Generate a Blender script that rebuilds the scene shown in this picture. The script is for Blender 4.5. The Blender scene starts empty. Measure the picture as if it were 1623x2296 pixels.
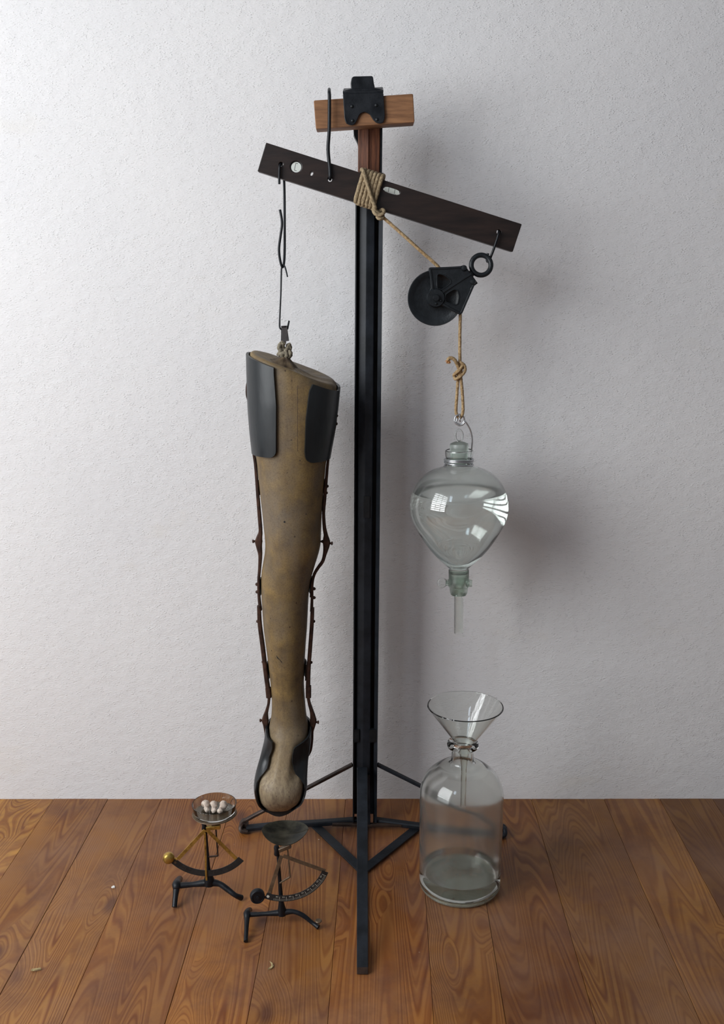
import bpy, bmesh, math, random
from mathutils import Vector, Matrix, noise
random.seed(7)
R = math.radians
# ------------------------------------------------------------------ camera
F_PX, W_PX, H_PX, PITCH, CAM_H = 2232.0, 1623.0, 2296.0, R(12.3), 1.2
sc = bpy.context.scene
col = sc.collection
cam_d = bpy.data.cameras.new('camera'); cam = bpy.data.objects.new('camera', cam_d); col.objects.link(cam)
cam.location = (0, 0, CAM_H); cam.rotation_euler = (R(90) - PITCH, 0, 0)
cam_d.sensor_fit = 'VERTICAL'; cam_d.sensor_height = 36; cam_d.sensor_width = 36
cam_d.lens = 36 * F_PX / H_PX; cam_d.clip_start = 0.02
sc.camera = cam
# ------------------------------------------------------------------ world, lights, exposure
wd = bpy.data.worlds.new('room_air'); sc.world = wd; wd.use_nodes = True
wd.node_tree.nodes['Background'].inputs[0].default_value = (0.92, 0.93, 1.0, 1)
wd.node_tree.nodes['Background'].inputs[1].default_value = 0.16
def area(name, loc, target, sx, sy, power, color):
    d = bpy.data.lights.new(name, 'AREA'); d.shape = 'RECTANGLE'; d.size = sx; d.size_y = sy
    d.energy = power; d.color = color
    o = bpy.data.objects.new(name, d); col.objects.link(o); o.location = loc
    o.rotation_euler = (Vector(target) - Vector(loc)).to_track_quat('-Z', 'Y').to_euler()
    return o
area('window_daylight', (-2.15, 0.45, 1.78), (0.35, 2.2, 1.15), 1.9, 2.1, 132, (0.95, 0.98, 1.0))
area('high_window_daylight', (-1.05, -0.35, 2.55), (0.1, 2.0, 0.8), 0.30, 0.75, 6, (0.70, 0.84, 1.0))
sc.view_settings.view_transform = 'Standard'; sc.view_settings.look = 'None'
sc.view_settings.exposure = 0.16; sc.view_settings.gamma = 1.0; sc.view_settings.use_curve_mapping = False

# ------------------------------------------------------------------ measuring helpers
def ray(px, py):
    a = (px - W_PX / 2) / F_PX; b = (H_PX / 2 - py) / F_PX
    return Vector((a, math.cos(PITCH) + b * math.sin(PITCH), -math.sin(PITCH) + b * math.cos(PITCH)))
def P(px, py, Y):
    d = ray(px, py); t = Y / d.y
    return Vector((d.x * t, Y, CAM_H + d.z * t))
def FL(px, py, z=0.0):
    d = ray(px, py); t = (z - CAM_H) / d.z
    return Vector((d.x * t, d.y * t, z))
def S(py, Y): return (Y / ray(811, py).y) / F_PX            # metres per pixel

# ------------------------------------------------------------------ object helpers
def finish(name, me, m, parent=None, smooth=True, origin=None):
    o = bpy.data.objects.new(name, me); col.objects.link(o)
    if m: me.materials.append(m)
    if parent is not None:
        base = Vector(parent['_w']); o.parent = parent
        me.transform(Matrix.Translation(-base)); o['_w'] = tuple(base)
    else:
        if origin is None:
            n = len(me.vertices)
            c = sum((v.co for v in me.vertices), Vector()) / n
            origin = Vector((c.x, c.y, min(v.co.z for v in me.vertices)))
        me.transform(Matrix.Translation(-Vector(origin))); o.location = origin; o['_w'] = tuple(origin)
    if smooth:
        for p in me.polygons: p.use_smooth = True
    return o
def fixsub(o):       # a sub-part's parent part sits at (0,0,0) inside the thing, so the base stays
    return o
def mk(name, verts, faces, m, parent=None, smooth=True, origin=None):
    me = bpy.data.meshes.new(name); me.from_pydata([tuple(v) for v in verts], [], faces)
    bm = bmesh.new(); bm.from_mesh(me); bmesh.ops.recalc_face_normals(bm, faces=bm.faces); bm.to_mesh(me); bm.free()
    return finish(name, me, m, parent, smooth, origin)
def autosmooth(o, ang=35):
    me = o.data
    bm = bmesh.new(); bm.from_mesh(me)
    for e in bm.edges:
        if len(e.link_faces) == 2 and e.calc_face_angle(0) > R(ang): e.smooth = False
    bm.to_mesh(me); bm.free()
    for p in me.polygons: p.use_smooth = True
    return o
def thing(name, loc, label, cat, group=None):
    o = bpy.data.objects.new(name, None); col.objects.link(o); o.location = loc; o.empty_display_size = .03
    o['_w'] = tuple(loc); o['label'] = label; o['category'] = cat
    if group: o['group'] = group
    return o
def tag(o, label, cat, group=None):
    o['label'] = label; o['category'] = cat
    if group: o['group'] = group
    return o
def catmull(pts, n, cyclic=False):
    pts = [Vector(p) for p in pts]; out = []; N = len(pts)
    segs = N if cyclic else N - 1
    for i in range(segs):
        p1 = pts[i]; p2 = pts[(i + 1) % N]
        p0 = pts[(i - 1) % N] if cyclic or i > 0 else p1 * 2 - p2
        p3 = pts[(i + 2) % N] if cyclic or i + 2 < N else p2 * 2 - p1
        for k in range(n):
            t = k / n
            out.append(0.5 * ((2 * p1) + (p2 - p0) * t + (2 * p0 - 5 * p1 + 4 * p2 - p3) * t * t + (3 * p1 - p0 - 3 * p2 + p3) * t ** 3))
    if not cyclic: out.append(pts[-1])
    return out
def tube_data(pts, r, sub=5, k=8, cyclic=False, strands=0, twist=0.0):
    """round tube by parallel transport; strands>0 gives a laid rope section"""
    N0 = len(pts); path = catmull(pts, sub, cyclic) if sub > 1 else [Vector(p) for p in pts]
    n = len(path)
    if isinstance(r, (list, tuple)):
        rr = []
        for i in range(n):
            u = i / sub if sub > 1 else i
            a = int(u) % N0 if cyclic else min(int(u), N0 - 1); b = (a + 1) % N0 if cyclic else min(a + 1, N0 - 1); f = u - int(u)
            rr.append(r[a] * (1 - f) + r[b] * f)
    else: rr = [r] * n
    V, F = [], []
    t0 = (path[1] - path[0]).normalized()
    u = t0.orthogonal().normalized(); L = 0
    for i, p in enumerate(path):
        if cyclic: t = (path[(i + 1) % n] - path[i - 1])
        else: t = path[min(i + 1, n - 1)] - path[max(i - 1, 0)]
        if t.length < 1e-9: t = t0
        t = t.normalized(); u = (u - t * u.dot(t)).normalized(); w = t.cross(u)
        if i: L += (p - path[i - 1]).length
        for j in range(k):
            a = 2 * math.pi * j / k
            q = rr[i]
            if strands: q *= 1 + 0.10 * math.cos(strands * (a + twist * L))
            V.append(p + (u * math.cos(a) + w * math.sin(a)) * q)
        t0 = t
    m = n if cyclic else n - 1
    for i in range(m):
        for j in range(k):
            a = i * k + j; b = i * k + (j + 1) % k; c = ((i + 1) % n) * k + (j + 1) % k; d = ((i + 1) % n) * k + j
            F.append((a, b, c, d))
    if not cyclic:
        F.append(tuple(range(k))); F.append(tuple((n - 1) * k + j for j in range(k)))
    return V, F
def tube(name, pts, r, m, parent=None, **kw):
    V, F = tube_data(pts, r, **kw); return autosmooth(mk(name, V, F, m, parent), 50)
def lathe_data(prof, c, axis=Vector((0, 0, 1)), seg=48, closed=False):
    """prof: list of (radius, height along axis) from point c"""
    axis = Vector(axis).normalized(); u = axis.orthogonal().normalized(); w = axis.cross(u); c = Vector(c)
    V, F, idx = [], [], []
    for r, h in prof:
        if r < 1e-6: V.append(c + axis * h); idx.append([len(V) - 1] * seg)
        else:
            row = []
            for j in range(seg):
                a = 2 * math.pi * j / seg
                V.append(c + axis * h + (u * math.cos(a) + w * math.sin(a)) * r); row.append(len(V) - 1)
            idx.append(row)
    rows = len(prof)
    for i in range(rows if closed else rows - 1):
        A = idx[i]; B = idx[(i + 1) % rows]
        for j in range(seg):
            q = (A[j], A[(j + 1) % seg], B[(j + 1) % seg], B[j]); q2 = []
            for v in q:
                if v not in q2: q2.append(v)
            if len(q2) >= 3: F.append(tuple(q2))
    return V, F
def lathe(name, prof, c, m, parent=None, axis=(0, 0, 1), seg=48, closed=False, ang=40, m2=None, m2rows=None):
    V, F = lathe_data(prof, c, axis, seg, closed); o = mk(name, V, F, m, parent)
    if m2:
        o.data.materials.append(m2)
        for i, p in enumerate(o.data.polygons):
            if m2rows(i // seg): p.material_index = 1
    return autosmooth(o, ang)
def merge(*datas):
    V, F = [], []
    for v, f in datas:
        o = len(V); V += list(v); F += [tuple(i + o for i in q) for q in f]
    return V, F
def bar_data(p0, p1, w, t, ref=(0, 1, 0), w1=None, bev=0.12):
    """bar with chamfered section: w across, t along ref"""
    p0 = Vector(p0); p1 = Vector(p1); d = (p1 - p0).normalized(); ref = Vector(ref)
    s = d.cross(ref).normalized(); n = s.cross(d).normalized(); V = []
    for p, ww in ((p0, w), (p1, w1 if w1 else w)):
        b = min(ww, t) * bev
        for a, c in ((-ww / 2 + b, -t / 2), (ww / 2 - b, -t / 2), (ww / 2, -t / 2 + b), (ww / 2, t / 2 - b), (ww / 2 - b, t / 2), (-ww / 2 + b, t / 2), (-ww / 2, t / 2 - b), (-ww / 2, -t / 2 + b)):
            V.append(p + s * a + n * c)
    F = [(i, (i + 1) % 8, 8 + (i + 1) % 8, 8 + i) for i in range(8)] + [tuple(range(8)), tuple(range(8, 16))]
    return V, F
def bar(name, p0, p1, w, t, m, parent=None, **kw):
    V, F = bar_data(p0, p1, w, t, **kw); return mk(name, V, F, m, parent, smooth=False)
def strip_data(pts, w, t, ref=(0, 1, 0), sub=5):
    """flat strip along a curved path; w across, t along ref (w may be a list)"""
    N0 = len(pts); path = catmull(pts, sub); n = len(path); ref = Vector(ref); V, F = [], []
    for i, p in enumerate(path):
        d = (path[min(i + 1, n - 1)] - path[max(i - 1, 0)]).normalized()
        s = d.cross(ref).normalized(); nn = s.cross(d).normalized()
        if isinstance(w, (list, tuple)):
            u = i / sub; a = min(int(u), N0 - 1); b = min(a + 1, N0 - 1); ww = w[a] * (1 - (u - a)) + w[b] * (u - a)
        else: ww = w
        b = min(ww, t) * .22
        for a, c in ((-ww / 2 + b, -t / 2), (ww / 2 - b, -t / 2), (ww / 2, -t / 2 + b), (ww / 2, t / 2 - b), (ww / 2 - b, t / 2), (-ww / 2 + b, t / 2), (-ww / 2, t / 2 - b), (-ww / 2, -t / 2 + b)):
            V.append(p + s * a + nn * c)
    for i in range(n - 1):
        for j in range(8): F.append((i * 8 + j, i * 8 + (j + 1) % 8, i * 8 + 8 + (j + 1) % 8, i * 8 + 8 + j))
    F += [tuple(range(8)), tuple((n - 1) * 8 + j for j in range(8))]
    return V, F
def strip(name, pts, w, t, m, parent=None, **kw):
    V, F = strip_data(pts, w, t, **kw); return autosmooth(mk(name, V, F, m, parent), 30)
def plate(name, outer, holes, Y0, th, m, parent=None, bevel=0.0, px=True, Yref=None):
    """flat plate parallel to the wall cut from 2-D outlines (photo-measured, real size at distance Y0)"""
    def w(l): return [(P(a, b, Y0).x, P(a, b, Y0).z) for a, b in l] if px else l
    cu = bpy.data.curves.new('tmp', 'CURVE'); cu.dimensions = '2D'; cu.fill_mode = 'BOTH'
    cu.extrude = th / 2 - bevel; cu.bevel_depth = bevel; cu.bevel_resolution = 1; cu.offset = -bevel
    for l in [outer] + holes:
        l = w(l); sp = cu.splines.new('POLY'); sp.points.add(len(l) - 1); sp.use_cyclic_u = True
        for i, (a, b) in enumerate(l): sp.points[i].co = (a, b, 0, 1)
    ob = bpy.data.objects.new('tmp', cu); col.objects.link(ob)
    dg = bpy.context.evaluated_depsgraph_get(); me = bpy.data.meshes.new_from_object(ob.evaluated_get(dg))
    bpy.data.objects.remove(ob); bpy.data.curves.remove(cu)
    me.transform(Matrix.Translation((0, Y0 + th / 2, 0)) @ Matrix(((1, 0, 0, 0), (0, 0, -1, 0), (0, 1, 0, 0), (0, 0, 0, 1))))
    me.name = name; me.materials.clear()
    return autosmooth(finish(name, me, m, parent), 40)
def circ(cx, cy, rx, ry=None, n=20, rot=0):
    ry = ry or rx
    return [(cx + rx * math.cos(a) * math.cos(rot) - ry * math.sin(a) * math.sin(rot), cy + rx * math.cos(a) * math.sin(rot) + ry * math.sin(a) * math.cos(rot)) for a in [2 * math.pi * i / n for i in range(n)]]
def roundpoly(pts, r, n=4):
    out = []; N = len(pts)
    for i in range(N):
        p = Vector(pts[i]).to_2d(); a = Vector(pts[i - 1]).to_2d(); b = Vector(pts[(i + 1) % N]).to_2d()
        da = (a - p); db = (b - p); rr = min(r, da.length * .45, db.length * .45)
        s = p + da.normalized() * rr; e = p + db.normalized() * rr
        for k in range(n + 1):
            t = k / n; q = s * (1 - t) ** 2 + p * 2 * t * (1 - t) + e * t * t; out.append((q.x, q.y))
    return out

# ------------------------------------------------------------------ materials
class NT:
    def __init__(s, name):
        s.m = bpy.data.materials.new(name); s.m.use_nodes = True; s.t = s.m.node_tree; s.b = s.t.nodes['Principled BSDF']
        s.co = s.t.nodes.new('ShaderNodeTexCoord')
    def n(s, typ, **kw):
        x = s.t.nodes.new(typ)
        for k, v in kw.items():
            if k.startswith('_'): setattr(x, k[1:], v)
            else: x.inputs[k.replace('_', ' ')].default_value = v
        return x
    def l(s, a, b): s.t.links.new(a, b)
    def mapping(s, scale=(1, 1, 1), rot=(0, 0, 0), src=None):
        mp = s.n('ShaderNodeMapping'); mp.inputs['Scale'].default_value = scale; mp.inputs['Rotation'].default_value = rot
        s.l(src or s.co.outputs['Object'], mp.inputs['Vector']); return mp.outputs[0]
    def noise(s, vec, scale, detail=3, rough=.5, dist=0):
        x = s.n('ShaderNodeTexNoise', Scale=scale, Detail=detail, Roughness=rough, Distortion=dist); s.l(vec, x.inputs['Vector']); return x.outputs[0]
    def ramp(s, fac, stops):
        x = s.n('ShaderNodeValToRGB'); el = x.color_ramp.elements
        while len(el) < len(stops): el.new(.5)
        for e, (p, c) in zip(el, stops): e.position = p; e.color = (c[0], c[1], c[2], 1) if isinstance(c, (tuple, list)) else (c, c, c, 1)
        s.l(fac, x.inputs[0]); return x.outputs[0]
    def mix(s, a, b, fac, mode='MIX'):
        x = s.n('ShaderNodeMix', _data_type='RGBA', _blend_type=mode)
        for v, i in ((a, 6), (b, 7), (fac, 0)):
            if hasattr(v, 'links'): s.l(v, x.inputs[i])
            else: x.inputs[i].default_value = (*v, 1) if isinstance(v, (tuple, list)) else v
        return x.outputs[2]
    def math(s, op, a, b=0.0):
        x = s.n('ShaderNodeMath', _operation=op)
        for v, i in ((a, 0), (b, 1)):
            if hasattr(v, 'links'): s.l(v, x.inputs[i])
            else: x.inputs[i].default_value = v
        return x.outputs[0]
    def bump(s, h, strength, dist, normal=None):
        x = s.n('ShaderNodeBump', Strength=strength, Distance=dist); s.l(h, x.inputs['Height'])
        if normal: s.l(normal, x.inputs['Normal'])
        s.l(x.outputs[0], s.b.inputs['Normal']); return x.outputs[0]
    def base(s, v):
        if hasattr(v, 'links'): s.l(v, s.b.inputs['Base Color'])
        else: s.b.inputs['Base Color'].default_value = (*v, 1)
    def set(s, rough=.5, metal=0, spec=.5):
        s.b.inputs['Roughness'].default_value = rough; s.b.inputs['Metallic'].default_value = metal
        s.b.inputs['Specular IOR Level'].default_value = spec; return s.m
def simple(name, c1, c2, scale, rough, metal=0, spec=.5, stretch=(1, 1, 1), bump=0, bscale=None, lo=.35, hi=.65, rvar=0):
    s = NT(name); v = s.mapping(stretch); n = s.noise(v, scale, 4, .6)
    s.base(s.ramp(n, [(lo, c1), (hi, c2)]))
    if bump: s.bump(s.noise(v, bscale or scale * 3, 3), .5, bump)
    s.set(rough, metal, spec)
    if rvar: s.l(s.ramp(n, [(lo, rough - rvar), (hi, rough + rvar)]), s.b.inputs['Roughness'])
    return s.m
def srgb(r, g, b):
    f = lambda c: (c / 255 / 12.92) if c <= 10 else ((c / 255 + .055) / 1.055) ** 2.4
    return (f(r), f(g), f(b))

# plastered wall
def wall_mat():
    s = NT('painted_plaster')
    v = s.mapping((1, 1, 1), (0, R(32), 0)); st = s.mapping((1, 1, 2.2), (0, R(-38), 0))
    big = s.noise(v, 1.6, 3); 
    c = s.ramp(big, [(.3, (.74, .73, .735)), (.7, (.80, .785, .78))])
    stain = s.noise(s.mapping((1, 1, 2)), 3.1, 5, .65)
    c = s.mix(c, (.72, .66, .55), s.math('MULTIPLY', s.ramp(stain, [(.60, 0.0), (.80, 1.0)]), .35))
    s.base(c)
    fine = s.noise(st, 190, 2, .5)
    vo = s.n('ShaderNodeTexVoronoi', Scale=165.0); s.l(st, vo.inputs['Vector'])
    sp = s.ramp(vo.outputs['Distance'], [(.0, 1.0), (.42, 0.0)])
    mask = s.ramp(s.noise(v, 60, 2), [(.35, 0.0), (.65, 1.0)])
    specks = s.math('MULTIPLY', sp, mask)
    und = s.noise(s.mapping((1, 1, 1.6), (0, R(-38), 0)), 28, 3)
    h = s.math('ADD', s.math('MULTIPLY', fine, .5), s.math('ADD', s.math('MULTIPLY', specks, .75), s.math('MULTIPLY', und, 1.3)))
    s.bump(h, .62, .0022)
    return s.set(.85, 0, .25)
def floor_mat():
    s = NT('oiled_pine_board')
    info = s.n('ShaderNodeObjectInfo')
    rnd = info.outputs['Random']
    comb = s.n('ShaderNodeCombineXYZ'); s.l(s.math('MULTIPLY', rnd, 37.0), comb.inputs[0]); s.l(s.math('MULTIPLY', rnd, 91.0), comb.inputs[1])
    ad = s.n('ShaderNodeVectorMath', _operation='ADD'); s.l(s.co.outputs['Object'], ad.inputs[0]); s.l(comb.outputs[0], ad.inputs[1])
    P0 = ad.outputs[0]
    m1 = s.mapping((7.5, .38, 1), src=P0)
    field = s.noise(m1, 1.0, 1.5, .35, .15)
    wob = s.noise(s.mapping((30, 4, 1), src=P0), 1.0, 2)
    # knots
    kn = s.n('ShaderNodeTexVoronoi', Scale=1.0); s.l(s.mapping((8.5, 4.2, 1), src=P0), kn.inputs['Vector'])
    kd = kn.outputs['Distance']; kc = s.n('ShaderNodeSeparateColor'); s.l(kn.outputs['Color'], kc.inputs[0])
    pick = s.ramp(kc.outputs[0], [(.60, 0.0), (.64, 1.0)])
    near = s.math('MULTIPLY', s.ramp(kd, [(.0, 1.0), (.45, 0.0)]), pick)
    f2 = s.math('ADD', s.math('ADD', s.math('MULTIPLY', field, 1.0), s.math('MULTIPLY', near, .10)), s.math('MULTIPLY', wob, .012))
    rings = s.math('SINE', s.math('MULTIPLY', f2, 360.0))
    rings2 = s.math('SINE', s.math('MULTIPLY', f2, 620.0))
    lvar = s.ramp(s.noise(s.mapping((3, .8, 1), src=P0), 2.0, 3), [(.35, .25), (.65, 1.0)])
    line = s.math('MULTIPLY', s.ramp(s.math('ADD', s.math('MULTIPLY', rings, .33), .5), [(.35, 0.0), (.85, 1.0)]), lvar)
    tone = s.noise(s.mapping((2.0, .8, 1), src=P0), 1.6, 4, .6)
    light = s.ramp(tone, [(.3, srgb(142, 98, 54)), (.7, srgb(184, 138, 78))])
    hue = s.ramp(rnd, [(0, (.92, .80, .76)), (.3, (1.08, 1.02, .9)), (.55, (.84, .76, .76)), (.75, (1.0, .92, .84)), (1, (.88, .74, .66))])
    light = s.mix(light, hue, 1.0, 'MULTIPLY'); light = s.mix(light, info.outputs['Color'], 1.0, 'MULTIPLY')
    dark = s.mix(light, srgb(170, 110, 90), .85, 'MULTIPLY')
    c = s.mix(light, dark, s.math('MULTIPLY', line, .78))
    c = s.mix(c, s.mix(c, srgb(190, 150, 130), 1.0, 'MULTIPLY'), s.math('MULTIPLY', s.math('MAXIMUM', rings2, 0.0), .5))
    core = s.math('MULTIPLY', s.ramp(kd, [(.06, 1.0), (.17, 0.0)]), pick)
    c = s.mix(c, srgb(78, 44, 34), s.math('MULTIPLY', core, .8))
    wear = s.noise(s.mapping((1.3, 1.0, 1), src=s.co.outputs['Object']), 3.2, 5, .62)
    c = s.mix(c, srgb(136, 106, 90), s.math('MULTIPLY', s.ramp(wear, [(.44, 0.0), (.70, 1.0)]), .55))
    grime = s.noise(s.mapping((1.5, 1.2, 1), src=P0), 4.0, 5, .7)
    c = s.mix(c, srgb(92, 58, 46), s.math('MULTIPLY', s.ramp(grime, [(.48, 0.0), (.74, 1.0)]), .7))
    spk = s.n('ShaderNodeTexVoronoi', Scale=26.0); s.l(P0, spk.inputs['Vector'])
    sc_ = s.n('ShaderNodeSeparateColor'); s.l(spk.outputs['Color'], sc_.inputs[0])
    sm = s.math('MULTIPLY', s.ramp(spk.outputs['Distance'], [(.02, 1.0), (.05, 0.0)]), s.ramp(sc_.outputs[1], [(.93, 0.0), (.95, 1.0)]))
    c = s.mix(c, srgb(215, 200, 185), sm)
    s.base(c)
    s.l(s.ramp(wear, [(.4, .36), (.7, .55)]), s.b.inputs['Roughness'])
    s.bump(s.math('ADD', line, s.math('MULTIPLY', grime, .8)), .25, .0012)
    s.b.inputs['Specular IOR Level'].default_value = .30
    return s.m
def leg_mat():
    s = NT('aged_hide_covered_leg')
    mott = s.noise(s.mapping((1, 1, 1)), 22, 5, .65)
    c = s.ramp(mott, [(.28, srgb(92, 78, 58)), (.5, srgb(122, 101, 66)), (.72, srgb(144, 119, 73))])
    big = s.noise(s.mapping((1, 1, .6)), 9, 4, .6)
    c = s.mix(c, srgb(108, 98, 86), s.math('MULTIPLY', s.ramp(big, [(.42, 0.0), (.62, 1.0)]), .75))
    streak = s.noise(s.mapping((90, 90, 4)), 1.0, 3, .6)
    c = s.mix(c, srgb(76, 58, 44), s.math('MULTIPLY', s.ramp(streak, [(.54, 0.0), (.75, 1.0)]), .35))
    gr = s.noise(s.mapping((1, 1, 1)), 420, 2, .6)
    c = s.mix(c, srgb(78, 62, 46), s.math('MULTIPLY', s.ramp(gr, [(.45, 0.0), (.7, 1.0)]), .5))
    vo = s.n('ShaderNodeTexVoronoi', Scale=75.0); s.l(s.mapping((1, 1, .8)), vo.inputs['Vector'])
    cc = s.n('ShaderNodeSeparateColor'); s.l(vo.outputs['Color'], cc.inputs[0])
    sm = s.math('MULTIPLY', s.ramp(vo.outputs['Distance'], [(.07, 1.0), (.16, 0.0)]), s.ramp(cc.outputs[0], [(.78, 0.0), (.82, 1.0)]))
    c = s.mix(c, srgb(48, 36, 30), s.math('MULTIPLY', sm, .85))
    xyz = s.n('ShaderNodeSeparateXYZ'); s.l(s.co.outputs['Object'], xyz.inputs[0])
    worn = s.math('MULTIPLY', s.ramp(xyz.outputs[2], [(.06, 1.0), (.20, 0.0)]), s.ramp(s.noise(s.mapping(), 13, 4, .7), [(.25, .55), (.6, 1.0)]))
    pale = s.ramp(s.noise(s.mapping((1, 1, .35)), 150, 4, .75), [(.35, srgb(128, 112, 96)), (.6, srgb(172, 156, 128))])
    c = s.mix(c, pale, s.math('MULTIPLY', worn, .85))
    v2 = s.n('ShaderNodeTexVoronoi', Scale=190.0); s.l(s.mapping((1, 1, .8)), v2.inputs['Vector'])
    c2 = s.n('ShaderNodeSeparateColor'); s.l(v2.outputs['Color'], c2.inputs[0])
    sp2 = s.math('MULTIPLY', s.ramp(v2.outputs['Distance'], [(.10, 1.0), (.24, 0.0)]), s.ramp(c2.outputs[0], [(.80, 0.0), (.84, 1.0)]))
    c = s.mix(c, srgb(52, 38, 34), s.math('MULTIPLY', sp2, s.math('ADD', s.math('MULTIPLY', worn, .6), .18)))
    s.base(c); s.bump(s.math('ADD', mott, s.math('MULTIPLY', gr, .3)), .35, .0012)
    return s.set(.5, 0, .35)
def glass(name, color, ior=1.5, rough=0.0):
    s = NT(name); s.base(color); s.set(rough, 0, .5)
    s.b.inputs['Transmission Weight'].default_value = 1.0; s.b.inputs['IOR'].default_value = ior
    return s.m
def rope_mat(name, c1, c2, dirv=(1, 1, 1)):
    s = NT(name); n = s.noise(s.mapping(dirv), 260, 3, .6); n2 = s.noise(s.mapping(), 30, 3)
    c = s.ramp(n, [(.35, c1), (.62, c2)]); c = s.mix(c, s.mix(c, (.75, .7, .65), 1.0, 'MULTIPLY'), n2)
    s.base(c); s.bump(n, .6, .0012); return s.set(.85, 0, .2)
M = {}
M['wall'] = wall_mat(); M['floor'] = floor_mat(); M['leg'] = leg_mat()
M['gap'] = simple('dark_floor_joint', (.02, .014, .01), (.035, .022, .016), 20, .9)
M['black'] = simple('black_painted_iron', (.003, .004, .006), (.008, .010, .014), 35, .42, 0, .35, bump=.0004, bscale=220, rvar=.1)
M['black2'] = simple('worn_black_iron_bar', (.005, .007, .010), (.015, .019, .026), 28, .5, 0, .35, bump=.0005, bscale=180)
M['casting'] = simple('black_cast_iron', (.006, .008, .010), (.012, .015, .018), 60, .42, 0, .4, bump=.0008, bscale=260)
M['bronze'] = simple('rusty_dark_rod', (.018, .012, .010), (.060, .036, .026), 30, .5, .4, .5, bump=.0005, bscale=200)
M['rust'] = simple('rusty_brown_brace_iron', (.030, .016, .012), (.085, .040, .026), 60, .58, .35, .4, bump=.0006, bscale=260)
M['leather'] = simple('grey_black_stiff_leather', (.005, .007, .008), (.018, .022, .025), 16, .38, 0, .5, stretch=(1, 1, .35), bump=.0008, bscale=90, lo=.3, hi=.75, rvar=.1)
M['leather_edge'] = simple('black_leather_edge', (.006, .006, .007), (.014, .014, .015), 40, .55)
M['brownwood'] = simple('dark_stained_level_wood', (.010, .0065, .006), (.026, .015, .012), 9, .42, 0, .4, stretch=(1, 1, 6), bump=.0004, bscale=60)
M['postwood'] = simple('reddish_brown_post_wood', srgb(70, 40, 28), srgb(120, 74, 50), 30, .55, 0, .35, stretch=(6, 6, .6), bump=.0006, bscale=60)
M['blockwood'] = simple('bare_pine_block', srgb(112, 78, 54), srgb(152, 110, 76), 14, .6, 0, .3, stretch=(.8, 4, 7), bump=.0005, bscale=40)
M['rope'] = rope_mat('beige_cotton_rope', srgb(128, 112, 88), srgb(178, 160, 130))
M['string'] = rope_mat('tan_waxed_cord', srgb(140, 114, 82), srgb(196, 170, 130))
M['fray'] = rope_mat('frayed_orange_end', srgb(176, 120, 70), srgb(214, 160, 104))
M['greyrope'] = rope_mat('dirty_grey_cord', srgb(112, 106, 92), srgb(160, 152, 134))
M['tin'] = simple('galvanised_wire', (.42, .43, .44), (.62, .63, .65), 60, .32, .9)
M['brass'] = simple('tarnished_brass', (.16, .10, .025), (.52, .35, .09), 70, .38, .85, lo=.3, hi=.55)
M['dullbrass'] = simple('dull_brown_brass', (.10, .07, .045), (.20, .14, .09), 60, .5, .6)
M['scaleplate'] = simple('black_enamel_scale_plate', (.008, .009, .010), (.018, .020, .022), 60, .4)
M['mark'] = simple('pale_scale_marks', (.45, .43, .36), (.6, .58, .5), 100, .6)
M['faint'] = simple('worn_scale_marks', (.022, .021, .018), (.05, .045, .034), 200, .6)
M['panmetal'] = simple('tarnished_grey_pan', (.012, .014, .012), (.10, .095, .070), 22, .36, .7, lo=.35, hi=.62, rvar=.08)
M['white'] = simple('white_porous_bone', srgb(170, 152, 138), srgb(222, 208, 194), 110, .7, bump=.0012, bscale=300)
M['chip'] = simple('white_plaster_flake', (.75, .74, .70), (.85, .84, .8), 100, .8)
M['splinter'] = simple('pale_wood_splinter', srgb(150, 130, 90), srgb(196, 178, 130), 100, .8)
M['vial'] = glass('pale_green_vial_glass', (.90, .97, .90), 1.2, .15)
M['glass'] = glass('pale_green_glass', (.955, .985, .965), 1.45)
M['frost'] = glass('ground_green_glass', (.80, .90, .83), 1.45, .32)
M['fglass'] = glass('thin_funnel_glass', (.97, .99, .96), 1.45)
def hazy(name, color, rough, haze):
    s = NT(name); s.base(color); s.set(rough, 0, .5); s.b.inputs['IOR'].default_value = 1.45
    n = s.noise(s.mapping(), 14, 4, .6); s.l(s.ramp(n, [(.3, 1 - haze * .6), (.7, 1 - haze * 1.4)]), s.b.inputs['Transmission Weight'])
    return s.m
M['haze'] = hazy('dusty_inner_glass', (.92, .92, .89), .13, .075)
M['haze2'] = hazy('misted_inner_glass', (.90, .93, .90), .16, .09)
M['base'] = hazy('thick_green_base_glass', (.80, .90, .80), .10, .30)  # green glass tint; added milkiness paints in light refracted through the base
M['water'] = glass('clear_water', (.985, .995, .99), 1.33)
M['frame'] = simple('white_window_paint', (.7, .7, .7), (.8, .8, .8), 20, .5)

# ------------------------------------------------------------------ the room
WALL_Y = 2.222
def boxd(x0, x1, y0, y1, z0, z1):
    V = [(x, y, z) for z in (z0, z1) for y in (y0, y1) for x in (x0, x1)]
    return V, [(0, 2, 3, 1), (4, 5, 7, 6), (0, 1, 5, 4), (2, 6, 7, 3), (0, 4, 6, 2), (1, 3, 7, 5)]
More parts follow.
